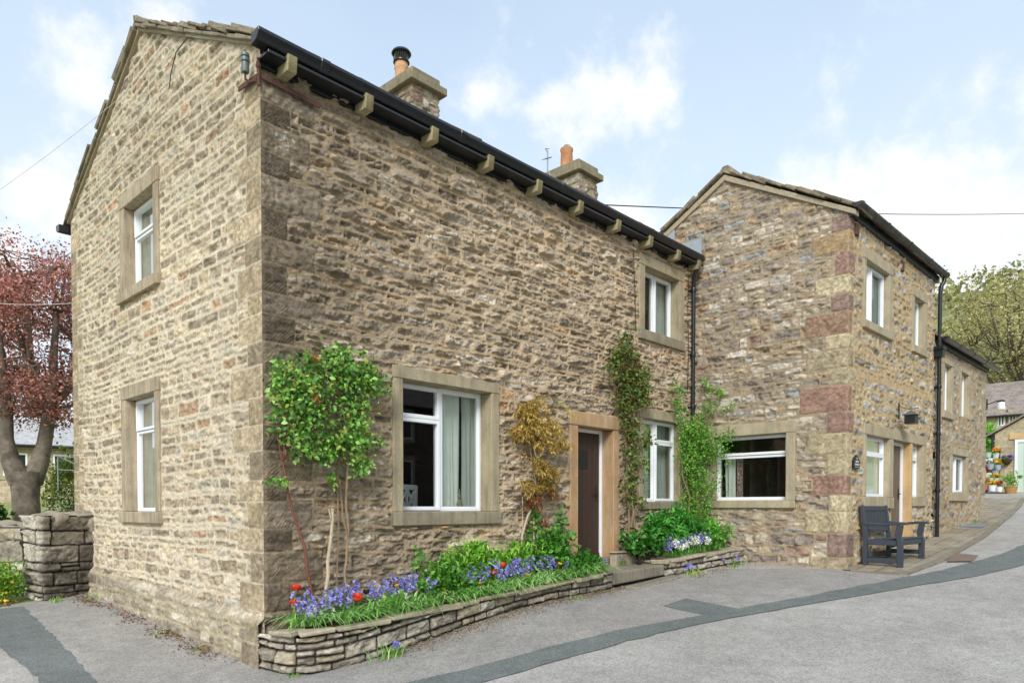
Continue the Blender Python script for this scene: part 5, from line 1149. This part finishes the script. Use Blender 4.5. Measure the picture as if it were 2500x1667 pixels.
for k in range(12): x = .075+k*(BL-.15)/11; bb('back_slat', (x,.02,zs+.155), (x,.05,zt_-.065), .048, .016, (0,-1,.1))

# plaque and hanging lantern on the wing
Wm = Matrix.Translation((XE,-2.575,0)) @ Matrix.Rotation(WR, 4, 'Z')
pq = empty('house_plaque', Wm @ Vector((.27,-.02,2.20)), WR, 'small black house shaped plaque with pale lettering beside the red quoins', 'plaque')
m = MB(); m.prism([(-.125,.0),(.125,.0),(.125,.135),(.0,.215),(-.125,.135)], 1, -.03, .0); m.build('plate', M_BLACK, pq, bevel=.004)
m = MB(); M_PALE = plain('pale_lettering','b9bcbc',.6,.1)
for zz, ch in ((.095,'CCTT'),(.05,'ONHOIN')):
    n = len(ch)
    for i in range(n):
        x = -.075+i*.15/(n-1)
        if n == 4: x *= .62
        m.box(x-.010,x-.004,-.034,-.029,zz,zz+.028); m.box(x+.004,x+.010,-.034,-.029,zz,zz+.028); m.box(x-.0038,x+.0038,-.034,-.029,zz+(.011 if i%2 else .022),zz+(.017 if i%2 else .028))
m.box(-.075,.075,-.034,-.029,.022,.029); m.box(-.02,.02,-.034,-.029,.145,.165)
m.build('lettering', M_PALE, pq)
ln = empty('hanging_lantern', Wm @ Vector((2.32,0,2.99)), WR, 'black hanging lantern with pitched lid on an iron bracket above the wing door', 'lantern')
m = MB(); m.beam((0,-.02,.18),(0,-.02,.56),.02,.02); m.tube([(0,-.02,.50),(0,-.07,.46),(0,-.15,.42),(0,-.23,.40),(0,-.32,.40),(0,-.40,.41)], .009, 6); m.build('bracket', M_DARK, ln)
m = MB(); m.box(-.125,.125,-.36,-.16,.08,.255); m.box(-.135,.135,-.37,-.15,.06,.079)
m.build('body', M_BLACK, ln, bevel=.003)
m = MB()
for k in range(3):
    for s_ in range(4): m.box(-.112+s_*.057,-.064+s_*.057,-.368,-.361,.20-k*.045,.228-k*.045)
m.build('louvre', plain('dark_slot','4b4a50',.5), ln)
m = MB(); m.add([(-.155,-.40,.256),(.155,-.40,.256),(.155,-.12,.256),(-.155,-.12,.256),(0,-.26,.375)], [(0,1,4),(1,2,4),(2,3,4),(3,0,4),(3,2,1,0)]); m.tube([(0,-.26,.37),(0,-.26,.40)], .007, 5); m.build('lid', plain('grey_lid','5a605c',.5,.1), ln)
ln.scale = (.8,.8,.75)
lp = empty('wall_lamp', Wm @ Vector((8.66,0,0)), WR, 'white bell shaped lamp on a black arm at the far cottage corner', 'lamp')
m = MB(); m.tube([(0,-.02,4.02),(.02,-.20,4.08),(.03,-.34,4.10)], .012, 6); m.box(-.02,.02,-.03,0,3.9,4.15); m.build('arm', M_DARK, lp)
m = MB(); m.lathe([(.085,-.02),(.09,0),(.072,.14),(.065,.16)], (.03,-.29,3.90), 16); m.build('shade', plain('opal_glass','e9ecef',.3,.02), lp, smooth=True)
m = MB(); m.lathe([(.075,0),(.075,.03),(.02,.05)], (.03,-.29,4.055), 16); m.build('cap', M_DARK, lp, smooth=True)

# overhead wires
def sag(a, b, s, n=14): return [(a[0]+(b[0]-a[0])*t, a[1]+(b[1]-a[1])*t, a[2]+(b[2]-a[2])*t-4*s*t*(1-t)) for t in np.linspace(0,1,n)]
o = cable('overhead_wire', sag((8.48,2.46,7.72),(36.4,-1.1,14.8),.12,30), .013, M_DARK); tag(o, 'thin dark wire from the right chimney passing behind the wing roof', 'wire')
o = cable('overhead_wire', sag((-.02,2.0,6.66),(-.9,7.5,6.29),.06), .003, plain('pale_wire','c4c2c0',.6)); tag(o, 'thin pale wire leaving the gable below its ridge towards the upper left', 'wire')
o = cable('overhead_wire', sag((.0,5.88,4.67),(-.82,7.47,4.83),.03), .006, plain('pale_wire','b9b6b2',.6)); tag(o, 'thin pale wire crossing in front of the copper coloured tree', 'wire')

# ================================================================ trees and background
def tree(name, label, base, limbs, spec, size, cols, seed, barkm=M_BARK, group=None, width=.6, bias=(0,0,.1), leafm=None):
    t = empty(name, base, 0, label, 'tree', group); m = MB()
    for pts, rad in limbs: m.tube(pts, rad, 12)
    m.build('trunk', barkm, t, smooth=True)
    P = blobs(spec, seed, .5); b = MB(); rr = np.random.default_rng(seed)
    tops = [np.array(q) for p, r_ in limbs[1:] for q in p] or [np.array(limbs[0][0][-1])]
    for (c, rad, n) in spec:
        s_ = min(tops, key=lambda q: np.linalg.norm(q-np.array(c))+(4 if q[2] > c[2]-.15 else 0)); pts = wig(s_, c, 7, .06, int(rr.integers(1e6))); b.tube(pts, list(np.linspace(.035,.012,7)), 5)
        for _ in range(4):
            d = rr.normal(size=3); d /= np.linalg.norm(d); b.tube(wig(c, tuple(np.array(c)+d*np.array(rad)*.9), 5, .03, int(rr.integers(1e6))), list(np.linspace(.012,.004,5)), 4)
    b.build('branches', barkm, t, smooth=True)
    leaf_mesh('crown', P, size, cols, bias=bias, spread=.9, width=width, seed=seed+1, parent=t, droop=.2, mat_=leafm)
    return t
rr = np.random.default_rng(12)
limbs = [([(.02,0,-.15),(0,0,.1),(0,0,.6),(-.02,0,1.2),(-.02,0,1.62)], [.36,.27,.225,.22,.26]), ([(-.08,.02,1.45),(-.24,.04,1.85),(-.30,.03,2.2),(-.30,0,2.7),(-.34,.05,3.4),(-.42,.1,4.6)], [.21,.155,.125,.115,.085,.045]),
         ([(.06,0,1.45),(.20,-.02,1.80),(.27,-.05,2.15),(.33,-.08,2.6),(.40,-.08,3.3),(.5,-.02,4.6)], [.20,.155,.125,.115,.085,.045]), ([(-.30,.03,2.5),(-.7,.1,3.0),(-1.1,.2,3.8)], [.09,.06,.03]), ([(.36,-.08,2.8),(.8,.1,3.3),(1.1,.2,4.0)], [.08,.055,.03]), ([(.36,-.08,3.0),(.1,.0,3.6),(.05,.1,5.0)], [.07,.05,.03])]
spec = []
for _ in range(95):
    d = rr.normal(size=3); d /= np.linalg.norm(d); k = rr.uniform(.25,1)**.6; c = np.array([0,.2,4.05])+d*k*np.array([2.1,1.7,1.75])
    if c[2] < 2.6: c[2] = 2.6+rr.uniform(0,.9)
    spec.append((tuple(c), tuple(rr.uniform(.3,.6,3)*np.array([1,1,.75])), int(rr.integers(240,400))))
tree('copper_beech', 'copper beech with forked grey trunk and dark red leaves left of the gable', (0.04,8.9,gz(0,8.9)), limbs, spec, .058, ['bc7e70','c88e7c','aa6e62','d4a08c','946058','c08470','b27c74'], 131, width=.6)
# shrubs of the garden behind the wall
def bush(label, c, rad, n, size, cols, seed, cat='bush', name='bush'):
    rr = np.random.default_rng(seed); sp_ = []
    for _ in range(12):
        d = rr.normal(size=3); d /= np.linalg.norm(d); sp_.append((tuple(np.array(c)+d*np.array(rad)*rr.uniform(.2,.75)), tuple(np.array(rad)*rr.uniform(.3,.5)), n//12))
    return shrub(name, label, sp_, size, cols, seed, cat=cat, width=.6)
DK = ['3f5f28','4f7330','33501f','628438','2c451c']
bush('dark green bush at the left edge behind the garden wall', (-.72,8.4,1.45), (.42,.4,.62), 1500, .09, DK, 141)
bush('yellow green bush between the copper tree and the gable', (1.2,10.6,2.1), (.6,.5,.95), 1500, .08, ['8a9a44','9fae52','6f8434','b0b860'], 143)
bush('dark twiggy bush right behind the garden wall stub', (.45,8.0,1.5), (.5,.4,.5), 800, .06, ['4a5a30','5c6a3a','3a4826','7a7a4a'], 145)
bush('bright green bush tucked behind the back corner of the gable', (1.0,8.7,1.35), (.3,.3,.4), 450, .08, ['6a9a34','7eae40','578428'], 147)
tt = bush('sprawling yellow flowered plants at the left edge below the low wall', (-1.12,5.32,.62), (.34,.35,.36), 1700, .055, ['7aa834','8fbc44','6a942c','a0c858'], 149, 'plant', 'ground_plant')
P = blobs([((-.0,-.1,.35),(.32,.33,.36),50)], 150, .3); leaf_mesh('blossom', P, .035, ['e8c830','f0d840'], seed=151, parent=tt, width=1, bias=(-.3,-.5,.5))
rr = np.random.default_rng(80); n = 1200; litter('leaf_litter', np.stack([rr.uniform(-2.4,-.95,n), rr.uniform(4.95,6.2,n)],1), .04, 'brown earth and dead leaves under the plants at the left edge', 81)
tr = MB(); 
for a, b in (((0,0,0),(0,0,1.9)),((.55,0,0),(.55,0,1.85)),((0,0,1.9),(.55,0,1.85)),((0,0,1.65),(.55,0,1.62)),((0,0,1.9),(.55,0,1.62))): tr.beam(a, b, .014, .014)
o = tr.build('garden_frame', plain('blue_grey_paint','8f9a98',.7), None); o.location = (.48,8.7,gz(.5,8.7)); o.rotation_euler = (0,0,-.6); tag(o, 'thin pale blue grey garden frame right of the forked trunk', 'garden frame')

def plain_house(name, label, loc, rz, W, D, zb, ze, zr, wallcol, roofm, wins, door=None, seed=1, eaves=.25, axis='x', dark=True):
    t = empty(name, loc, rz, label, 'house'); m = MB()
    if axis == 'x': m.prism([(0,zb),(D,zb),(D,ze),(D/2,zr-.06),(0,ze)], 0, 0, W)
    else: m.prism([(0,zb),(W,zb),(W,ze),(W/2,zr-.06),(0,ze)], 1, 0, D)
    m.build('wall', wallcol, t)
    if axis == 'x':
        for s_ in (0,1):
            y0 = -eaves if s_ == 0 else D+eaves; slab_roof('roof', t, 0, W, y0, ze-eaves*(zr-ze)/(D/2), D/2, zr, spacing=.32, thick=.04, verge=(.15,.15), mat_=roofm, seed=seed+s_, jit=.6)
        m = MB(); m.tube([(-.1,-eaves-.04,ze-eaves*(zr-ze)/(D/2)-.02),(W+.1,-eaves-.04,ze-eaves*(zr-ze)/(D/2)-.02)], .06, 8); m.build('gutter', M_DARK, t)
    else:
        for s_ in (0,1):
            L = math.hypot(W/2+eaves, (zr-ze)*(1+eaves/(W/2))); sg = 1 if s_ == 0 else -1; x0 = -eaves if s_ == 0 else W+eaves; mm = MB(); rr_ = random.Random(seed+s_)
            d = Vector((sg*(W/2+eaves),0,(zr-ze)*(1+eaves/(W/2)))).normalized(); nn = Vector((-d.z*sg,0,abs(d.x))); k = int(L/.32)
            for i in range(k+1):
                y = -.12
                while y < D+.1:
                    w_ = rr_.uniform(.35,.7); s0 = i*.32-.05; ln_ = min(.5, L-s0); c = Vector((x0,y+w_/2,ze-eaves*(zr-ze)/(W/2)))+d*(s0+ln_/2)+nn*(.05+rr_.uniform(0,.012)); mm.obox(c, d*ln_/2, Vector((0,w_/2-.004,0)), nn*.02, .008); y += w_
            mm.build('roof', roofm, t)
    for (u, v, w_, h) in wins:
        m = MB(); m.box(u-.12,u+w_+.12,-.03,.02,v-.14,v); m.box(u-.12,u+w_+.12,-.025,.02,v+h,v+h+.16); m.box(u-.115,u,-.022,.02,v+.001,v+h-.001); m.box(u+w_,u+w_+.115,-.022,.02,v+.001,v+h-.001); wn = m.build('window', M_DRESSW, t)
        fr = MB(); k = .06
        fr.box(u,u+k,-.015,.015,v,v+h); fr.box(u+w_-k,u+w_,-.015,.015,v,v+h); fr.box(u+k,u+w_-k,-.014,.015,v,v+k); fr.box(u+k,u+w_-k,-.014,.015,v+h-k,v+h); fr.box(u+w_/2-.03,u+w_/2+.03,-.013,.015,v+k,v+h-k); fr.build('frame', M_WHITE, wn)
        gl = MB(); gl.box(u+k,u+w_-k,-.006,.01,v+k,v+h-k); gl.build('pane', plain('dark_glass','2c3236',.12,.1), wn)
    return t
def brickish(name, c1_, c2_, mort, sc=2.2):
    m, t, p, o = mat(name); co = objco(t); cx_ = t.nodes.new('ShaderNodeSeparateXYZ'); t.links.new(co, cx_.inputs[0]); cb = t.nodes.new('ShaderNodeCombineXYZ')
    ad = t.nodes.new('ShaderNodeMath'); t.links.new(cx_.outputs['X'], ad.inputs[0]); t.links.new(cx_.outputs['Y'], ad.inputs[1]); t.links.new(ad.outputs[0], cb.inputs['X']); t.links.new(cx_.outputs['Z'], cb.inputs['Y'])
    dn = t.nodes.new('ShaderNodeTexNoise'); dn.inputs['Scale'].default_value = 3; t.links.new(co, dn.inputs['Vector']); md = t.nodes.new('ShaderNodeMixRGB'); md.inputs[0].default_value = .05; t.links.new(cb.outputs[0], md.inputs[1]); t.links.new(dn.outputs['Color'], md.inputs[2])
    b = t.nodes.new('ShaderNodeTexBrick'); t.links.new(md.outputs[0], b.inputs['Vector']); b.inputs['Scale'].default_value = sc; b.inputs['Mortar Size'].default_value = .02; b.inputs['Color1'].default_value = S(c1_); b.inputs['Color2'].default_value = S(c2_); b.inputs['Mortar'].default_value = S(mort); b.inputs['Brick Width'].default_value = .8; b.inputs['Row Height'].default_value = .38; b.offset = .37
    n = tnoise(t, 9, 6, .6, co); n2 = tnoise(t, 1.2, 4, .6, co); c = tscale(t, b.outputs['Color'], trange(t, n, .3, .7, .75, 1.25)); c = tscale(t, c, trange(t, n2, .3, .7, .85, 1.15)); t.links.new(c, p.inputs['Base Color']); p.inputs['Roughness'].default_value = .93; tbump(t, p, n, .5, .03); return m
M_HW = brickish('far_stone_wall','c4b196','b09f86','cdbfa6'); M_GW = brickish('garage_stone_wall','b5a787','a39676','b9ad92',1.5)
M_GREY = plain('grey_slate','b9b7b4',.8,.2,8,col2='a5a3a1',s2=3); M_BRN = plain('brown_slate','92877d',.85,.25,8,col2='7d7268',s2=3)
plain_house('distant_house', 'pale stone house with long grey slate roof behind the copper tree', (-6.0,27.0,0), R(-12), 16, 8, 1.2, 3.95, 5.15, M_HW, M_GREY, [(9.0,2.75,.75,.85),(10.55,2.5,.8,1.1),(7.2,2.75,.8,.85)], seed=31)
# right hand background
gr = empty('garage', (26.4,-1.35,0), R(-90), 'stone outbuilding with sage green door and rough lintel at the end of the road', 'garage')
# local x runs along -Y, local y runs along +X
GWd = 6.4; zg = 1.9; m = MB(); m.prism([(0,zg),(GWd,zg),(GWd,4.16),(GWd/2,4.16+.60*GWd/2),(0,4.16)], 1, 0, 7); m.build('wall', M_GW, gr)
m = MB()
for s_ in (0,1):
    x0 = -.16 if s_ == 0 else GWd+.16; sg = 1 if s_ == 0 else -1; L = math.hypot(GWd/2+.16,.60*(GWd/2+.16)); d = Vector((sg,0,.60)).normalized(); nn = Vector((-.60*sg,0,1)).normalized(); rr_ = random.Random(8+s_)
    for i in range(int(L/.3)+1):
        y = -.14
        while y < 7: w_ = rr_.uniform(.4,.7); ln_ = min(.5, L-i*.3+.05); m.obox(Vector((x0,y+w_/2,4.07))+d*(i*.3-.05+ln_/2)+nn*(.05+rr_.uniform(0,.01)), d*ln_/2, Vector((0,w_/2-.004,0)), nn*.025, .008); y += w_
m.build('roof', M_BRN, gr)
m = MB(); m.box(.42,3.6,-.04,.05,3.93,4.14,.006); m.build('lintel', M_TAN, gr, bevel=.01)
m = MB(); m.box(.585,.675,-.05,.06,1.95,3.92); m.box(3.3,3.39,-.05,.06,1.95,3.92); m.box(.676,3.299,-.05,.06,3.82,3.92); m.build('door_frame', M_WHITE, gr)
m = MB()
for k in range(16): m.box(.678+k*.164,.838+k*.164,-.02,.06,1.95,3.815)
m.build('door', plain('sage_paint','c3d3c2',.55,.04,8), gr, bevel=.004)
m = MB(); m.tube([(-.22,-.05,4.10),(-.22,3,4.10)], .06, 8); m.tube([(-.06,-.06,4.05),(-.06,-.06,2.0)], .045, 8); m.build('downpipe', M_DARK, gr)
plain_house('distant_house', 'pale house with brown roof and two small windows beyond the outbuilding', (42,4.2,0), R(-90), 11, 7, 3.0, 6.55, 8.6, M_HW, M_BRN, [(3.05,5.9,.32,.65),(3.55,5.9,.32,.65)], seed=41)
bush('vivid green hedge bush behind the flower pots', (32.0,-.2,4.3), (1.0,1.2,.9), 1500, .14, ['7ab83a','8cc848','68a430'], 161)
bush('dark green bush against the far cottage end', (29.5,.1,3.6), (.9,.9,1.3), 1500, .13, ['5a6a34','6c7c40','4a5a2a','80884e'], 163)
# flower pots on a wooden rack
rk = MB(); X = 25.75
for y in (-1.24,-1.58): rk.beam((X,y,1.95),(X+.12,y,3.62),.05,.05)
for z in (2.5,2.86,3.22,3.5): rk.beam((X+.05,-1.2,z),(X+.05,-1.64,z),.04,.03)
rk.box(X-.45,X+.05,-1.86,-1.1,1.98,2.10)
tag(rk.build('plant_rack', plain('dark_wood','5a4434',.8,.2), None), 'dark wooden ladder rack holding hanging flower pots beside the outbuilding', 'plant rack')
def pot(p, r, col, fl, label, h=None, leaf=('5f8f3a','74a548'), name='flower_pot'):
    h = h or r*1.7; t = empty(name, p, 0, label, 'flower pot'); m = MB(); m.lathe([(r*.72,0),(r,h*.93),(r*1.06,h*.93),(r*1.06,h),(r*.9,h),(r*.9,h*.9)], (0,0,0), 14); m.build('pot', plain('pot_paint',col,.55,.08), t, smooth=True)
    leaf_mesh('leaves', blobs([((0,0,h+.03),(r*1.1,r*1.1,.06),40)], int(r*1e4)+len(label)), .07, list(leaf), seed=3, parent=t, width=.6)
    if fl: leaf_mesh('flowers', blobs([((0,-.0,h+.10),(r*1.05,r*1.05,.075),60)], len(label)), .06, list(fl), seed=5, parent=t, width=1.0, bias=(-.6,0,.5))
    return t
YE = ('f0c020','e8b010','f5d040'); RE = ('c82a2a','b82030','d84038'); WH = ('f4f4ee','e8e8e0'); OR = ('f0a020','e89018')
for p, r_, c, f, lab in [((25.6,-1.31,3.30),.10,'a9c9b4',None,'mint green pot of leaves at the top left of the rack'),((25.6,-1.52,3.26),.10,'b4ccc0',OR,'mint green pot of leaves at the top right of the rack'),((25.6,-1.38,2.88),.12,'9aa2b0',WH,'grey pot with white flowers on the rack'),
        ((25.6,-1.58,2.86),.10,'a3aabc',YE,'grey pot with large yellow flowers at the right of the rack'),((25.6,-1.32,2.58),.11,'e6e2da',RE,'white pot with red flowers on the rack'),((25.6,-1.51,2.66),.11,'8f97a6',None,'grey pot of leaves below the yellow flowers'),
        ((25.5,-1.42,2.44),.10,'a8cabc',None,'mint green pot low on the rack'),((25.5,-1.56,2.42),.10,'a3c4b4',YE,'mint green pot with small yellow flowers'),((25.35,-1.25,2.20),.12,'b8693f',OR,'terracotta pot with orange flowers at the left of the shelf'),
        ((25.35,-1.48,2.14),.12,'dfe3e6',YE,'pale pot with yellow flowers standing on the shelf'),((25.35,-1.68,2.12),.10,'e4e6e8',RE,'white pot with dark red flowers at the right of the shelf')]: pot(p, r_, c, f, lab)
t = pot((25.5,-1.97,1.98), .19, 'a8834a', None, 'brown wooden tub with a leafy plant beside the sage door', h=.32, leaf=('7fae44','93c054'), name='tub')
leaf_mesh('foliage', blobs([((0,.02,.5),(.22,.22,.22),160),((0,-.25,.62),(.08,.12,.05),30)], 171), .09, ['74a83e','8cbc50','5f9434'], seed=172, parent=t)
hb = empty('hanging_basket', (26.28,-1.70,3.08), 0, 'dark wall basket with purple pansies on the outbuilding wall', 'hanging basket'); m = MB(); m.lathe([(.03,-.02),(.12,.02),(.18,.12),(.19,.17),(.15,.17)], (0,0,0), 14); m.build('basket', plain('wicker','4a3a2c',.9,.3,40), hb, smooth=True)
leaf_mesh('leaves', blobs([((0,0,.2),(.18,.15,.05),60)], 173), .07, ['5a7a3a','6f8f48'], seed=174, parent=hb); leaf_mesh('flowers', blobs([((0,-.12,.26),(.1,.08,.06),40),((0,.06,.24),(.07,.07,.05),20)], 175), .06, ['6a58b0','8570c8'], seed=176, parent=hb, width=1)
# big tree and the hill on the right
limbs = [([(0,0,-.3),(0,0,1.0),(.05,0,2.2)], [.42,.34,.30])]; rr = np.random.default_rng(15)
for i in range(11):
    a = i*.571; tx_, ty_ = math.cos(a), math.sin(a); k = rr.uniform(.6,1.2); limbs.append(([(.05,0,rr.uniform(1.2,2.2)),(tx_*.8*k,ty_*.8*k,3.0+rr.uniform(0,.8)),(tx_*1.9*k,ty_*1.9*k,4.6+rr.uniform(0,1)),(tx_*2.6*k,ty_*2.6*k,6.4+rr.uniform(0,1.6))], [.16,.11,.07,.03]))
spec = []
for _ in range(230):
    d = rr.normal(size=3); d /= np.linalg.norm(d); k = rr.uniform(.1,1)**.45; c = np.array([0,0,5.6])+d*k*np.array([3.9,3.9,3.6]); spec.append((tuple(c), tuple(rr.uniform(.35,.7,3)), int(rr.integers(85,150))))
tree('spring_tree', 'large yellow green tree just coming into leaf behind the far cottage', (52.3,.7,3.6), limbs, spec, .10, ['b8b270','c8c082','a4a064','d0c890','989258','a89a66'], 181, plain('dark_bark','5f5648',.9,.25), width=.5).scale = (1.5,1.5,1.4)
def hill_mat():
    m, t, p, o = mat('hill_grass'); co = objco(t); n1 = tnoise(t, .05, 8, .6, co); n2 = tnoise(t, .6, 6, .7, co)
    c = tmix(t, trange(t, n1, .4, .6, 0, 1, True), S('8b8c5a'), S('767a4a')); c = tmix(t, trange(t, n2, .58, .68, 0, .7, True), c, S('5a5a3c')); c = tmix(t, trange(t, tnoise(t, .25, 5, .6, co), .62, .68, 0, .5, True), c, S('a8a48c')); t.links.new(c, p.inputs['Base Color']); p.inputs['Roughness'].default_value = .95; return m
vnh = VN(5); hx_ = np.linspace(48, 330, 90); hy_ = np.linspace(-260, 90, 90); X, Y = np.meshgrid(hx_, hy_, indexing='ij')
Z = gz(48,0)-1.2+40*sstep(50,165,X+.25*np.abs(Y-10))*(1-.9*sstep(30,85,Y))+3.0*vnh.fbm(X/40,Y/40,4)*sstep(55,120,X)
vid = np.arange(8100).reshape(90,90); F = np.stack([vid[:-1,:-1], vid[1:,:-1], vid[1:,1:], vid[:-1,1:]], -1).reshape(-1,4)
tag(link('hill', fastmesh('hill', np.stack([X,Y,Z],-1).reshape(-1,3), F, None, True), hill_mat()), kind='structure')
hx_ = np.linspace(-120, 100, 60); hy_ = np.linspace(70, 260, 50); X, Y = np.meshgrid(hx_, hy_, indexing='ij'); Z = 2+14*sstep(75,190,Y)+2*vnh.fbm(X/40,Y/40,4)
vid = np.arange(3000).reshape(60,50); F = np.stack([vid[:-1,:-1], vid[1:,:-1], vid[1:,1:], vid[:-1,1:]], -1).reshape(-1,4)
tag(link('hill', fastmesh('hill', np.stack([X,Y,Z],-1).reshape(-1,3), F, None, True), bpy.data.materials['hill_grass']), kind='structure')
# houses across the street, seen only as reflections in the panes
plain_house('terrace_house', 'dark stone terrace across the street mirrored in the window panes', (17,-15.0,0), R(180), 18, 7, -1, 5.6, 8.2, brickish('dark_stone_wall','6d6255','5a5046','857a68'), M_BRN, [(3,2.0,1.1,1.4),(7.4,2.0,1.1,1.4),(11.6,2.0,1.1,1.4),(3,4.2,1.1,1.1),(7.4,4.2,1.1,1.1),(11.6,4.2,1.1,1.1)], seed=51)
# things seen inside the big window
rb = MB()
def egg(m, c, r, n=10): m.lathe([(max(.002,r[0]*math.sin(t)), r[2]*-math.cos(t)) for t in np.linspace(0.02, math.pi-.02, 9)], c, n)
egg(rb, (0,0,.075), (.045,.04,.075)); egg(rb, (-.005,0,.175), (.03,.03,.035)); egg(rb, (-.012,.012,.225), (.010,.01,.04), 6); egg(rb, (.006,-.008,.225), (.010,.01,.04), 6); egg(rb, (.035,0,.03), (.02,.02,.025), 6)
o = rb.build('rabbit_ornament', plain('stone_rabbit','9d947c',.9,.2,30), None, smooth=True); o.location = (2.72,.275,1.575); tag(o, 'small stone rabbit ornament on the inside sill of the big window', 'ornament')
ch = empty('chair', (2.15,.62,1.0), R(20), 'white chair with crossed back seen through the big window', 'chair'); WM = plain('white_wood','e6e6e2',.5,.03)
for X in (-.2,.2):
    m = MB(); m.beam((X,0,.0),(X,-.03,.88),.04,.04); m.build('leg', WM, ch); m = MB(); m.beam((X,-.4,.0),(X,-.4,.44),.04,.04); m.build('leg', WM, ch)
m = MB(); m.box(-.22,.22,-.42,.02,.44,.48); m.build('seat', WM, ch)
m = MB(); m.beam((-.2,-.03,.86),(.2,-.03,.86),.03,.06); m.beam((-.2,-.02,.56),(.2,-.02,.56),.03,.04); m.beam((-.2,-.02,.57),(.0,-.03,.85),.02,.03); m.beam((0,-.03,.85),(.2,-.02,.57),.02,.03); m.beam((0,-.02,.57),(-.2,-.03,.85),.021,.028); m.beam((.2,-.03,.85),(0,-.02,.57),.021,.028); m.beam((0,-.02,.57),(0,-.03,.85),.022,.03); m.build('backrest', WM, ch)
rr = np.random.default_rng(222); hs = []
for _ in range(230):
    x, y = rr.uniform(80,150), rr.uniform(-40,45); i, j = int((x-48)/(330-48)*89), int((y+260)/350*89); hs.append((x, y))
Zs = lambda x, y: gz(48,0)-1.2+40*float(sstep(50,165,np.array(x+.25*abs(y-10))))*float(1-.9*sstep(30,85,np.array(y)))
hw = blobs([((x,y,Zs(x,y)+1.5),(rr.uniform(1.5,3.2),rr.uniform(1.5,3.2),rr.uniform(1.8,3.4)),45) for x,y in hs], 223, .5)
tag(leaf_mesh('hillside_wood', hw, .75, ['a6a468','b4b078','90905a','beb886','86864f'], bias=(0,0,.2), spread=1, seed=224, width=.7), 'hazy olive scrub and trees scattered over the hillside behind the spring tree', 'wood', kind='stuff')
